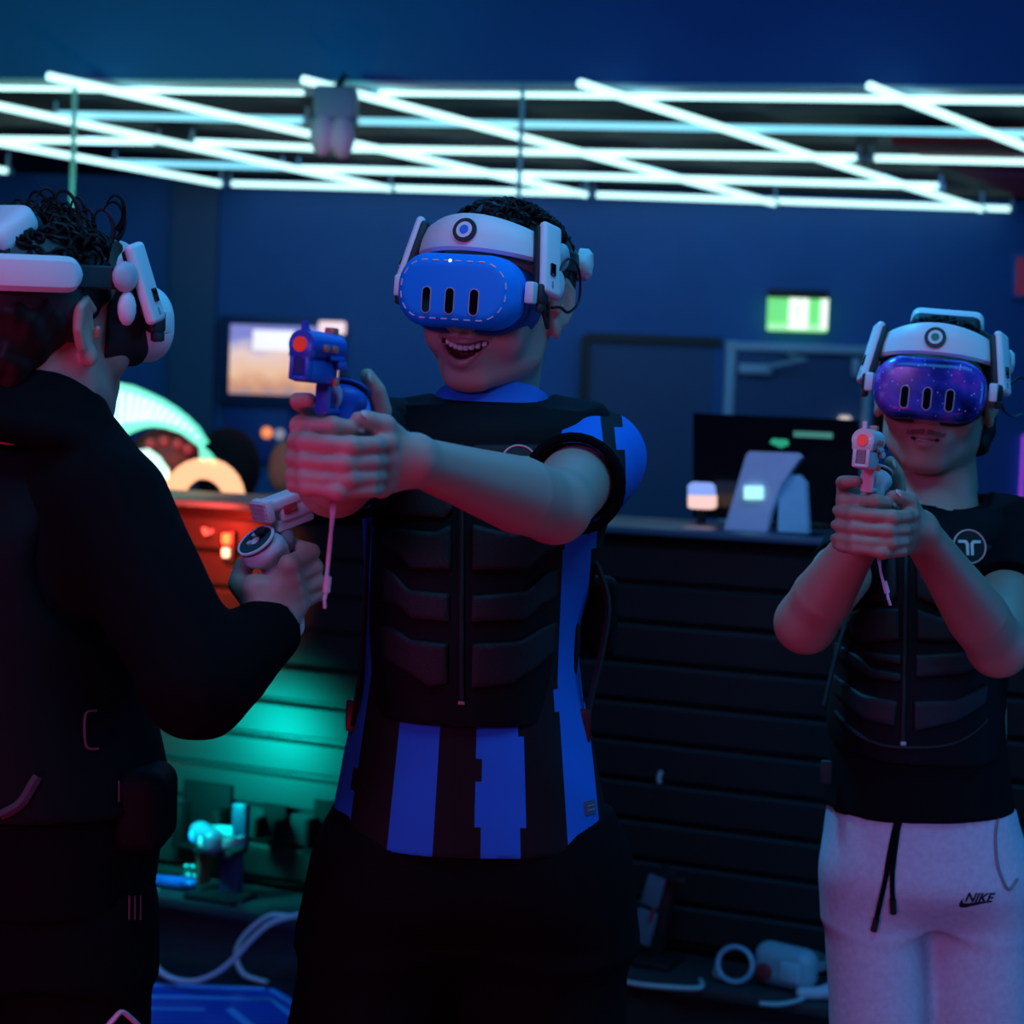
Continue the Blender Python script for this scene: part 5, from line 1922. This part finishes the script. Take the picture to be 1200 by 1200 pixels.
for pts in ([(1055, 950), (1049, 970), (1043, 1000), (1038, 1030), (1031, 1060), (1024, 1090)], [(1057, 950), (1052, 975), (1048, 1005), (1046, 1030), (1047, 1068)]):
    q_ = on_pants(bez([Vector((x, y, 0)) for x, y in pts], 20) and [(v.x, v.y) for v in bez([Vector((x, y, 0)) for x, y in pts], 20)], .004)
    if len(q_) > 3:
        dc = MB().tube(q_, .0034, 6).build('drawstring', m_cloth_black, pants, label='black drawstring')
        MB().tube(q_[-3:], .0046, 8).build('tip', m_black, dc)
for pts in ([(1170, 952), (1166, 980), (1168, 1010), (1174, 1030), (1182, 1042), (1192, 1030)],):
    q_ = on_pants([(v.x, v.y) for v in bez([Vector((x, y, 0)) for x, y in pts], 24)], .0004)
    if len(q_) > 3: MB().tube(q_, .0026, 6).build('pocket_seam', mat('dark_grey_thread', (.2, .2, .22), .8), pants)
# printed mark on the thigh
m_ink = mat('black_ink', (.006, .006, .012), .6)
p, n = hit(bp_, 1142, 1056)
if p is not None:
    Mf = frame_n(p, n)
    sc_ = 2.70 / F_PX

    def pxp(x, y): return ((x - 1142) * sc_, -(y - 1056) * sc_)
    sw = [(1124.5, 1059), (1125.5, 1055), (1129, 1052), (1127.5, 1056), (1129, 1058), (1133, 1058.5), (1142, 1057), (1152, 1055.8), (1164, 1056.8), (1152, 1058.8), (1142, 1061.5), (1132, 1064.5), (1127.5, 1064.5), (1125, 1062.5)]
    mb = MB()
    bmt = bmesh.new()
    vsb = [bmt.verts.new((*pxp(*q_), 0)) for q_ in sw]
    fc = bmt.faces.new(vsb)
    bmesh.ops.triangulate(bmt, faces=[fc])
    bmt.verts.index_update()
    flat_v = [v.co.copy() for v in bmt.verts]
    flat_f = [[v.index for v in f.verts] for f in bmt.faces]
    bmt.free()

    def wrap(V):
        out = []
        for v in V:
            w_ = Mf @ Vector((v[0], v[1], .05))
            hh = bp_.ray_cast(w_, -Vector(Mf.col[2][:3]))
            out.append((hh[0] + hh[1] * .0012) if hh[0] is not None else Mf @ Vector((v[0], v[1], .001)))
        return out
    mk = link_mesh('printed_mark', wrap(flat_v), flat_f, m_ink, pants, smooth=False, label='black printed swoosh and letters')
    fc_ = bpy.data.curves.new('letters', 'FONT')
    fc_.body = 'NIKE'
    fc_.size = .0185
    fc_.shear = .28
    fc_.offset = .0006
    fc_.align_x = 'CENTER'
    fo = bpy.data.objects.new('letters', fc_)
    me_ = fo.to_mesh()
    LV = [tuple(v.co) for v in me_.vertices]
    LF = [tuple(pl.vertices) for pl in me_.polygons]
    fo.to_mesh_clear()
    bpy.data.objects.remove(fo)
    ca, sa = math.cos(.04), math.sin(.04)
    LV = [(v[0] * ca + v[1] * sa + pxp(1146, 0)[0], -v[0] * sa + v[1] * ca + pxp(0, 1056.5)[1]) for v in LV]
    if LV: link_mesh('letters', wrap(LV), LF, m_ink, mk, smooth=False)
for ft in (rfL, rfR):
    s = Solid((ft.x - .08, ft.y - .24, 0), (ft.x + .08, ft.y + .1, .14), .004)
    s.chain([ft + Vector((0, .04, -.01)), ft + Vector((0, -.09, -.022)), ft + Vector((0, -.17, -.028))], [.045, .042, .034], .02)
    s.everywhere(lambda x, y, z: .002 - z + 0 * x + 0 * y, 'i', .002)
    V, Fq = s.mesh()
    link_mesh('shoe', V, Fq, m_black, rp_)

headset(rHM, 'vr headset with a glossy blue and purple galaxy cover, worn by the player in sweatpants', galaxy(), False, mat('green_core', (.02, .22, .10), .4), 'green emblem centre', True, 'glossy galaxy cover', m_gsk, 'loop')
pistol(RG @ Matrix.Scale(.97, 4), 'pinkish white toy pistol held by the player in sweatpants in both hands', m_ppink, mat('pale_blue_cord', (.6, .6, .8), .7), m_ppink,
       [RG @ Vector((-.004, .0, -.095)), P(1027, 640, 2.24), P(1033, 668, 2.23), P(1039, 692, 2.23)])

# ================================================================== left player, seen from behind
LD = 2.06
LC = .92
LG = frame(P(324, 652, 2.12), (.72, .66, .30), (-.12, -.15, 1)) @ Matrix.Scale(LC, 4)
lS_R, lE_R = P(124, 592, 2.03), P(232, 800, 1.97)
lW_R = LG @ Vector((-.048, -.028, -.074))
lS_L = P(-190, 590, 2.22)
lE_L, lW_L = lS_L + Vector((-.06, .08, -.28)), lS_L + Vector((-.02, .28, -.38))
lHM = Matrix.Translation(P(48, 377, LD)) @ Matrix.Rotation(math.radians(-34), 4, 'Z') @ Matrix.Rotation(math.radians(2), 4, 'Y') @ Matrix.Rotation(math.radians(3), 4, 'X')
lp_ = thing('person', (P(0, 900, LD).x, P(0, 900, LD).y, 0), 'person in a black hoodie seen from behind, holding a white and pink toy pistol', 'person', 'players with headsets')
nb = P(30, 480, LD + .01)
neck = [lHM @ Vector((0, -.030, -.05)), P(42, 455, LD + .0), nb]
blocks = [head_block(lHM, neck, [.062, .062, .075], smile=0)]
s = Solid(np.min([tuple(p) for p in (lS_R, lE_R, lW_R, LG @ Vector((.06, 0, -.1)))], 0) - .09, np.max([tuple(p) for p in (lS_R, lE_R, lW_R, LG @ Vector((.05, 0, .05)))], 0) + .09, .0024)
arm(s, lS_R, lE_R, lW_R)
hand_right(s, LG, lW_R, LC, 'fist')
V, Fq = s.mesh()
blocks.append((V, Fq, 0))
s = Solid(np.min([tuple(p) for p in (lS_L, lE_L, lW_L)], 0) - .18, np.max([tuple(p) for p in (lS_L, lE_L, lW_L)], 0) + .18, .005)
arm(s, lS_L, lE_L, lW_L)
dh = Vector((.02, .8, -.2)).normalized()
s.chain([lW_L, lW_L + dh * .06, lW_L + dh * .085], [.024, .030, .022], .01)
for i in range(4):
    o_ = Vector((-.028 + .019 * i, 0, 0))
    s.chain([lW_L + dh * .08 + o_, lW_L + dh * .12 + o_ * 1.1, lW_L + dh * .135 + o_ * 1.1 + Vector((0, 0, -.025))], [.011, .010, .008], .004)
s.chain([lW_L + dh * .03 + Vector((.02, 0, 0)), lW_L + dh * .075 + Vector((.045, 0, -.01)), lW_L + dh * .10 + Vector((.045, 0, -.025))], [.014, .011, .009], .006)
V, Fq = s.mesh()
blocks.append((V, Fq, 0))
YL = math.radians(-30)
lt = sections([(540, -120, 130, .08), (640, -130, 150, .1), (800, -130, 150, .1), (960, -130, 150, .105)], LD + .06, .1, YL)
s = Solid(np.array(lt.lo) - .03, np.array(lt.hi) + np.array((.03, .03, .1)), .007)
s.put(lt, lt.lo, lt.hi, .02)
s.chain([P(42, 455, LD), nb, P(20, 540, LD + .05)], [.06, .07, .09], .03)
V, Fq = s.mesh()
blocks.append((V, Fq, 0))
lhR, lhL = P(90, 1000, LD + .03), P(-70, 1000, LD + .10)
lfR, lfL = Vector((lhR.x + .02, lhR.y, .06)), Vector((lhL.x - .05, lhL.y + .08, .06))
s = Solid(np.minimum(lfR, lfL) - np.array((.15, .2, .06)), np.maximum(lhR, lhL) + np.array((.15, .2, .1)), .008)
for hp, ft in ((lhR, lfR), (lhL, lfL)):
    kn = hp.lerp(ft, .5) + Vector((.01, .02, 0))
    s.chain([hp, kn, kn.lerp(ft, .35), ft], [.062, .05, .05, .036], .02)
V, Fq = s.mesh()
blocks.append((V, Fq, 0))
V, Fq, mi = merge(blocks)
link_mesh('body', V, Fq, SK, lp_, mi)
hl = add_hair(lHM, lp_, front=.070, curls=460, cl=(1, .9), seed=21, back_cut=-.085, nape=True)
r = random.Random(4)
mb = MB()
for i in range(34):
    a = r.uniform(-.9, .9)
    p0 = lHM @ Vector((.055 * math.sin(a) + r.uniform(-.02, .03), .030 + r.uniform(-.05, .04), .098 + r.uniform(-.01, .008)))
    d1_ = Vector((r.uniform(-.6, 1), r.uniform(-.3, .3), 1)).normalized()
    t1 = d1_.cross(Vector((0, 1, .2))).normalized()
    R = r.uniform(.010, .017)
    n = 14
    pts = [p0 + d1_ * (.030 * math.sin(math.pi * .85 * j / n)) + t1 * (R * (1 - math.cos(3.6 * j / n))) + Vector((0, r.uniform(-.001, .001), 0)) for j in range(n + 1)]
    mb.tube(pts, [.0034 * (1 - .7 * j / n) for j in range(n + 1)], 5)
mb.build('front_curls', m_hair, hl)

# hoodie
ho = sections([(520, -110, 100, .06), (545, -150, 122, .09), (600, -165, 150, .120), (700, -160, 160, .132), (800, -158, 164, .134), (880, -158, 182, .138), (940, -160, 196, .140), (1000, -160, 190, .140), (1040, -160, 182, .138)], LD + .06, .12, YL, n=2.3)
s = Solid(np.min([tuple(p) for p in (ho.lo, lS_R, lE_R, lW_R, lS_L, lE_L, lW_L)], 0) - .10, np.max([tuple(p) for p in (ho.hi, lS_R, lE_R, lW_R)], 0) + np.array((.10, .10, .14)), .0046)
s.put(ho, ho.lo, ho.hi, .03)
s.ell(P(20, 524, LD + .06), (.15, .10, .05), .05, R=Matrix.Rotation(YL, 3, 'Z'))
for S_, E_, W0 in ((lS_R, lE_R, lW_R), (lS_L, lE_L, lW_L)):
    cuff = E_.lerp(W0, 1.02)
    s.chain([S_ + Vector((-.03 if S_ is lS_R else .03, .02, .0)), S_, S_.lerp(E_, .5), E_], [.066, .070, .062, .056], .04)
    s.chain([E_, E_.lerp(W0, .35), E_.lerp(W0, .68), cuff], [.055, .054, .046, .037], .02)
    s.chain([E_.lerp(W0, .86), cuff], [.041, .037], .006)
wrinkle(s, .0040, 38, 8, (1, 1, 1))
wrinkle(s, .0018, 90, 12, (1, 1, 1))
for W0, E_ in ((lW_R, lE_R), (lW_L, lE_L)):
    c = E_.lerp(W0, 1.03)
    n_ = (W0 - E_).normalized()
    s.put(lambda x, y, z: np.maximum(-((x - c.x) * n_.x + (y - c.y) * n_.y + (z - c.z) * n_.z), np.sqrt((x - c.x) ** 2 + (y - c.y) ** 2 + (z - c.z) ** 2) - .075), np.array(c) - .08, np.array(c) + .08, .001, 's')
s.everywhere(half_space(P(20, 1042, LD + .06), (0, 0, -1)), 'i', .004)
# hood lying round the neck
hc = P(28, 464, LD + .01)
for k_ in range(3):
    pts = []
    for a in np.linspace(0, 2 * math.pi, 28, endpoint=False):
        v = Vector(((.072 + .013 * k_) * math.cos(a), (.072 + .012 * k_) * math.sin(a), -.002 - .024 * k_ - .024 * math.sin(a)))
        pts.append(hc + Matrix.Rotation(YL, 3, 'Z') @ v)
    s.chain(pts + [pts[0]], [.022 - .001 * k_] * 29, .012)
neck_cut(s, hc, .062, hc.z - .04, (0, 0), .01)
V, Fq = s.mesh()
hood = link_mesh('hoodie', V, Fq, m_cloth_black, lp_, label='black hoodie with the hood down')
# vest over the hoodie
lv = lambda x, y, z: ho(x, y, z) - .012
lo_, hi_ = np.array(ho.lo) - .03, np.array(ho.hi) + .03
s = Solid(lo_, hi_ + np.array((0, 0, .06)), .0048)
s.put(lv, lo_, hi_, .02)
s.ell(P(10, 534, LD + .06), (.130, .110, .050), .04, R=Matrix.Rotation(YL, 3, 'Z'))
for S_, out in ((lS_R, 1), (lS_L, -1)):
    s.chain([S_ + Vector((out * .02, -.35, -.06)), S_ + Vector((out * .035, .35, -.06))], [.088, .088], .015, 's')
neck_cut(s, hc, .115, P(36, 512, LD).z, (0, 0), .012)
s.everywhere(half_space(P(20, 930, LD + .06), (0, 0, -1)), 'i', .006)
V, Fq = s.mesh()
lvest = link_mesh('haptic_vest', V, Fq, m_vest, lp_, label='black vest over the hoodie')
bl = bvh_of(lvest)
bh = bvh_of(hood)
m_dim = mat('dim_pink_print', (.14, .04, .07), .6)


def flat_line(bv, pts, r, name, m, parent, off=.002):
    q_ = []
    for v in bez([Vector((x, y, 0)) for x, y in pts], 20):
        p, n = hit(bv, v.x, v.y)
        if p is not None: q_.append(p + n * off)
    if len(q_) > 2: return MB().tube(q_, r, 6).build(name, m, parent)


flat_line(bl, [(112, 833), (100, 836), (98, 856), (101, 876), (114, 878)], .0014, 'buckle_outline', m_dim, lvest)
flat_line(bl, [(2, 955), (24, 942), (38, 920), (44, 910)], .006, 'back_strap', mat('plum_webbing', (.06, .03, .05), .6), lvest)
for x in (138, 145.5, 153):
    flat_line(bl, [(x, 915), (x, 927), (x, 940)], .0010, 'webbing_stitch', m_dim, lvest)
s = Solid(np.array(P(176, 945, LD)) - .12, np.array(P(176, 945, LD)) + .12, .004)
s.rbox(P(170, 945, LD - .0), (.030, .05, .046), .022)
V, Fq = s.mesh()
link_mesh('side_pouch', V, Fq, m_vest, lvest)
# trousers
s = Solid(np.minimum(lfR, lfL) - np.array((.2, .25, .06)), np.maximum(lhR, lhL) + np.array((.2, .25, .12)), .006)
tr = sections([(985, -150, 176, .125), (1060, -152, 172, .13), (1120, -152, 174, .13)], LD + .06, .12, YL, n=2.4)
s.put(tr, tr.lo, tr.hi, .03)
for hp, ft in ((lhR, lfR), (lhL, lfL)):
    s.chain([hp + Vector((0, 0, -.08)), hp.lerp(ft, .5), ft + Vector((0, 0, .05))], [.086, .078, .062], .04)
wrinkle(s, .003, 34, 15, (1, 1, .5))
s.everywhere(lambda x, y, z: .07 - z + 0 * x + 0 * y, 'i', .003)
V, Fq = s.mesh()
tro = link_mesh('trousers', V, Fq, m_cloth_black, lp_, label='black trousers')
bt = bvh_of(tro)
for x in (156, 162.5, 169):
    flat_line(bt, [(x - 6, 1050), (x - 6, 1064), (x - 6, 1078)], .0010, 'side_stripe', m_dim, tro)
flat_line(bt, [(122, 1206), (132, 1194), (141, 1185), (150, 1191), (162, 1203)], .0030, 'printed_mark', mat('lilac_print', (.75, .55, .75), .5), tro)
for ft in (lfL, lfR):
    s = Solid(ft - Vector((.2, .16, .06)), ft + Vector((.26, .26, .08)), .005)
    f_ = Vector((.57, .82, 0))
    s.chain([ft - f_ * .04 + Vector((0, 0, -.01)), ft + f_ * .09 + Vector((0, 0, -.022)), ft + f_ * .17 + Vector((0, 0, -.028))], [.045, .042, .034], .02)
    s.everywhere(lambda x, y, z: .002 - z + 0 * x + 0 * y, 'i', .002)
    V, Fq = s.mesh()
    link_mesh('shoe', V, Fq, m_black, lp_)

headset(lHM, 'white vr headset with padded rear strap, worn by the player seen from behind', m_white, False, mat('grey_core', (.2, .2, .24), .4), None, True, 'white visor shell', m_gsk, None)
pistol(LG @ Matrix.Scale(1.12, 4), 'white and red box shaped toy pistol held by the player seen from behind', m_pwhite, m_cord, m_grey, None, kind='box')

# ------------------------------------------------------------------ gear on the ledge and the slats
def lp(px, py, Y, z=None):
    q_ = Vector(cp(px, py, Y))
    if z is not None: q_.z = z
    return q_


LZ = .1765
m_steel = mat('blue_grey_metal', (.16, .20, .28), .35)


def place(name, label, cat, q_, group=None, rz=0.0):
    return thing(name, (0, 0, 0), label, cat, group, M=CM @ Matrix.Translation(q_) @ Matrix.Rotation(rz, 4, 'Z'))


m_hold = mat('holder_black', (.003, .003, .004), .7, spec=.1)
# hooked holders on the slats
for (x0, y0, x1, y1), lb in (((204, 916, 258, 1000), 'wide black holder hooked on the slats beside the left player\'s hip'), ((358, 940, 390, 1004), 'narrow black holder hooked on the slats left of the middle player\'s shorts'), ((298, 944, 324, 990), 'small black holder hooked on the slats right of the headset stand')):
    a_, b_ = lp(x0, y0, -.06), lp(x1, y1, -.06)
    t = place('holder', lb, 'holder', Vector(((a_.x + b_.x) / 2, -.002, (a_.z + b_.z) / 2)), 'black holders on the slatted counter front')
    wd, ht = abs(b_.x - a_.x), abs(a_.z - b_.z)
    MB().box((0, -.008, 0), (wd, .014, ht), bev=.004).build('back_plate', m_hold, t, world=False)
    for e in (-1, 1):
        MB().box((e * wd * .40, -.038, -ht * .15), (wd * .18, .055, ht * .62), bev=.006).build('arm', m_hold, t, world=False)
    MB().box((0, -.038, -ht * .46), (wd, .06, .014), bev=.004).build('tray', m_hold, t, world=False)

# stand with a resting headset
q_ = lp(258, 1060, -.17, LZ)
st = place('headset_stand', 'black and navy upright stand on the ledge carrying a white headset', 'stand', q_)
hz = lp(258, 990, -.17).z - LZ
MB().box((0, 0, .008), (.16, .12, .016), bev=.006).build('base', m_black, st, world=False)
MB().box((.02, .02, hz / 2), (.06, .035, hz), bev=.008).build('upright', mat('navy_plastic', (.02, .03, .09), .45), st, world=False)
MB().box((.045, .02, hz + .055), (.045, .03, .12), bev=.008).build('back_fin', mat('slate_plastic', (.02, .025, .06), .45), st, world=False)
MB().box((0, -.005, hz - .012), (.12, .09, .02), bev=.008).build('cradle', m_black, st, world=False)
MB().box((-.055, .0, hz * .55), (.012, .06, hz * .7), bev=.004).build('side_arm', mat('brown_plastic', (.16, .06, .04), .5), st, world=False)
hm = CM @ Matrix.Translation(q_ + Vector((-.02, -.01, hz + .020))) @ Matrix.Rotation(2.5, 4, 'Z')
t = thing('vr_headset', (0, 0, 0), 'small white headset resting on the black stand on the ledge', 'vr headset', M=hm)
s = Solid((-.09, -.03, -.04), (.09, .07, .05), .003)
s.rbox((0, .02, .0), (.076, .030, .034), .028)
s.ell((0, -.02, -.03), (.03, .04, .03), .01, 's')
V, Fq = s.mesh()
link_mesh('visor', V, Fq, mat('pearl_plastic', (.16, .13, .20), .2), t, None, world=False)
strip(MB(), 70, 290, .075, .060, lambda u_: -.012, lambda u_: .014, .006, 0, 30, cy=-.02, rnd=False).build('strap', m_grey, t, world=False)
for e in (-1, 1):
    MB().ball((e * .035, .048, -.002), (.016, .006, .016)).build('glare_spot', m_silicone if e > 0 else m_ppink, t, world=False)  # blue and pink spots imitate coloured glare on the visor

# blue controllers lying at the left end of the ledge
for px, py, rz, lb in ((206, 1050, .1, 'blue controller lying flat on the ledge behind the left player'), (206, 1034, -.1, 'dark controller with two bright spots lying behind the blue one on the ledge')):
    q_ = lp(px, py, -.16 if py > 1040 else -.07, LZ + .019)
    t = place('controller', lb, 'controller', q_, None, rz)
    s = Solid((-.08, -.05, -.03), (.08, .05, .04), .003)
    s.chain([(-.06, 0, 0), (.0, 0, 0), (.045, 0, .004)], [.016, .017, .019], .01)
    s.ell((.045, 0, .008), (.026, .028, .014), .01)
    V, Fq = s.mesh()
    link_mesh('handle', V, Fq, mat('controller_blue', (.02, .08, .42), .35) if py > 1040 else m_black, t, None, world=False)
    MB().lathe([(.018, 0), (.018, .003), (.015, .004)], 18, M=Matrix.Translation((.046, 0, .020))).build('control_face', m_blk, t, world=False)
    for k_ in (-1, 1):
        MB().ball((.046 + .008 * k_, .004 * k_, .026), (.005, .005, .004), seg=10).build('button', mat('pale_cyan_button', (.4, .75, .85), .3), t, world=False)
q_ = lp(255, 1063, -.20, LZ + .004)
t = place('rod', 'thin pale strip lying along the front of the ledge under the stand', 'strip', q_)
MB().box((0, 0, 0), (.14, .012, .007), bev=.002).build('strip', mat('pale_green_grey', (.35, .45, .42), .4), t, world=False)

# cables hanging over the ledge
m_wc = mat('white_cable', (.62, .66, .68), .4)
for pts, lb in (
    ([(392, 1050), (372, 1064), (345, 1074), (318, 1073), (296, 1087), (280, 1106), (277, 1124), (286, 1142), (305, 1161), (312, 1175)], 'white cable looping down from the ledge right of the stand to the floor'),
    ([(168, 1090), (173, 1112), (184, 1134), (200, 1146), (226, 1150), (252, 1141), (275, 1123), (296, 1100), (318, 1082), (350, 1072)], 'white cable hanging in a wide bow below the ledge behind the left player'),
    ([(160, 1056), (170, 1053), (178, 1049), (186, 1045)], 'short pale cable end beside the blue controller')):
    off = (-.42 if 'bow' in lb else -.275) if len(pts) > 4 else -.19
    ps = [CM @ lp(x, y, off - (.012 if 'bow' in lb else 0)) for x, y in pts]
    mb = MB().tube(bez([Vector((max(-9, p.x), p.y, max(.012, p.z))) for p in ps], 60), .0075, 8)
    tag(mb.build('cable', m_wc), lb, 'cable', 'white cables at the counter')
# small gadgets on the slats
q_ = lp(265, 640, -.03)
t = place('status_light', 'small upright light on the slats, orange above and mint green below', 'light', Vector((q_.x, -.0025, q_.z)))
MB().box((0, -.012, 0), (.040, .024, .085), bev=.006).build('casing', m_black, t, world=False)
MB().box((0, -.028, .020), (.026, .012, .030), bev=.006).build('orange_lens', mat('orange_lamp', (.9, .3, .1), .4, emit=(1, .22, .07), strength=.95), t, world=False)
MB().box((0, -.028, -.018), (.024, .012, .028), bev=.006).build('green_lens', mat('mint_lamp', (.3, .9, .7), .4, emit=(.25, 1, .72), strength=.8), t, world=False)
q_ = lp(241, 623, -.03)
t = place('hook', 'small pale hook on the red lit slats under the counter top', 'hook', Vector((q_.x, 0, q_.z)))
MB().tube([(0, -.001, 0), (0, -.03, -.004), (0, -.038, .008)], .008, 8).build('peg', m_grey, t, world=False)
q_ = lp(771, 912, -.02)
t = place('hook', 'small pale hook on the dark slats between the middle and right players', 'hook', Vector((q_.x, 0, q_.z)))
MB().tube([(0, -.001, .012), (.002, -.02, .0), (.006, -.024, -.012)], .006, 8).build('peg', m_grey, t, world=False)

# right end of the ledge
q_ = lp(764, 1128, -.12, LZ)
t = place('headset_stand', 'dark angular stand with pale blue side panels beside the middle player\'s leg', 'stand', q_)
MB().box((0, 0, .008), (.13, .12, .016), bev=.005).build('base', m_black, t, world=False)
MB().box((.01, .02, .12), (.05, .04, .22), rot=Matrix.Rotation(.16, 3, 'Y'), bev=.006).build('upright', m_black, t, world=False)
MB().box((-.022, -.004, .085), (.05, .012, .085), rot=Matrix.Rotation(.2, 3, 'Y'), bev=.003).build('side_panel', m_steel, t, world=False)
MB().box((-.002, -.004, .175), (.045, .012, .075), rot=Matrix.Rotation(.25, 3, 'Y'), bev=.003).build('side_panel', m_steel, t, world=False)
MB().box((.0, -.012, .12), (.008, .01, .04), rot=Matrix.Rotation(.2, 3, 'Y'), bev=.002).build('red_clip', mat('red_clip', (.4, .04, .06), .4), t, world=False)
MB().box((.058, .0, .212), (.05, .05, .02), bev=.006).build('cradle', m_black, t, world=False)
pts = [on_z(x, y, .183) for x, y in ((700, 1139), (728, 1149), (752, 1154), (786, 1157), (816, 1158), (823, 1155), (821, 1149))]
tag(MB().tube(bez(pts, 36), .006, 8).build('cable', m_wc), 'pale blue lit cable lying along the ledge between the middle and right players', 'cable', 'white cables at the counter')
# goggles with ring strap lying on the ledge
q_ = lp(925, 1160, -.13, LZ + .052)
gm = CM @ Matrix.Translation(q_) @ Matrix.Rotation(2.9, 4, 'Z')
t = thing('vr_goggles', (0, 0, 0), 'pale vr headset with a red knob lying on the ledge beside the right player\'s leg', 'vr headset', M=gm)
s = Solid((-.09, -.05, -.055), (.09, .07, .06), .003)
s.rbox((0, .02, 0), (.078, .036, .050), .034)
s.ell((0, -.03, -.0), (.06, .035, .04), .01, 's')
V, Fq = s.mesh()
link_mesh('visor', V, Fq, mat('frosted_shell', (.42, .52, .60), .22), t, None, world=False)
MB().box((-.030, .056, -.002), (.05, .006, .045), bev=.003).build('front_plate', mat('pale_plate', (.6, .75, .85), .3), t, world=False)
MB().lathe([(.020, 0), (.020, .012), (.014, .016)], 18, M=frame_n(Vector((.035, .056, -.012)), Vector((0, 1, 0)))).build('knob', mat('red_knob', (.40, .03, .05), .4), t, world=False, label='red knob')
strip(MB(), 60, 300, .080, .055, lambda u_: .0, lambda u_: .022, .005, 0, 30, cy=-.015, rnd=False).build('strap', m_grey, t, world=False)
q_ = lp(860, 1158, -.185, LZ)
t = place('strap_ring', 'blue grey ring shaped strap standing on the ledge left of the pale headset', 'strap', q_)
pts = [(.042 * math.cos(a), .012 * math.sin(a), .047 + .038 * math.sin(a)) for a in np.linspace(0, 2 * math.pi, 28, endpoint=False)]
MB().tube(pts, .0062, 8, closed=True).build('ring', mat('ring_plastic', (.40, .50, .68), .3), t, world=False)
MB().tube([(-.045, 0, .035), (-.052, .004, .015), (-.040, .006, .008), (-.020, .01, .008)], .005, 8).build('tail', mat('ring_plastic', (.4, .5, .68), .3), t, world=False)
q_ = lp(960, 1150, -.20, LZ + .016)
t = place('controller', 'small pinkish white controller in front of the pale headset on the ledge', 'controller', q_, None, .5)
s = Solid((-.06, -.04, -.03), (.06, .04, .04), .003)
s.chain([(-.04, 0, 0), (.0, 0, 0), (.03, 0, .006)], [.014, .015, .020], .01)
V, Fq = s.mesh()
link_mesh('handle', V, Fq, mat('pinkish_plastic', (.75, .62, .72), .3), t, None, world=False)
MB().ball((.030, 0, .024), (.006, .006, .005), seg=10).build('thumbstick', m_blk, t, world=False)
pts = [on_z(x, y, .183) for x, y in ((890, 1176), (912, 1177), (934, 1173), (944, 1168), (950, 1166))]
tag(MB().tube(bez(pts, 24), .0055, 8).build('cable', m_wc), 'pale cable in front of the pale headset beside the right player\'s leg', 'cable', 'white cables at the counter')

# blue floor panel in front of the counter
fp = [on_z(x, y, .006) for x, y in ((60, 1150), (322, 1158), (356, 1178), (420, 1240), (60, 1240))]
fpn = thing('floor_panel', fp[0], 'glossy blue floor panel with pale edge lines in front of the counter', 'floor panel')
V = [p for p in fp] + [Vector((p.x, p.y, .001)) for p in fp]
n = len(fp)
mb = MB().add(V, [tuple(range(n))[::-1], tuple(range(n, 2 * n))] + [(i, (i + 1) % n, n + (i + 1) % n, n + i) for i in range(n)])
mb.build('panel', mat('glossy_blue', (.01, .09, .55), .25, var=.3, scale=5), fpn, smooth=False)
m_fl = mat('pale_blue_line', (.08, .42, .90), .35)
for ln, r_ in (([(60, 1151), (200, 1155), (310, 1159)], .012), ([(60, 1166), (180, 1168), (318, 1171), (345, 1192)], .010), ([(318, 1160), (350, 1180)], .010), ([(270, 1183), (300, 1208)], .012), ([(60, 1180), (240, 1183)], .006)):
    MB().tube([on_z(x, y, .008) for x, y in ln], r_, 6, flat=.35).build('edge_line', m_fl, fpn)
spot('blue_floor_light', CM @ Vector((-.95, -.75, 1.1)), on_z(230, 1180, 0), 60, (.02, .3, 1.0), 12, .05)
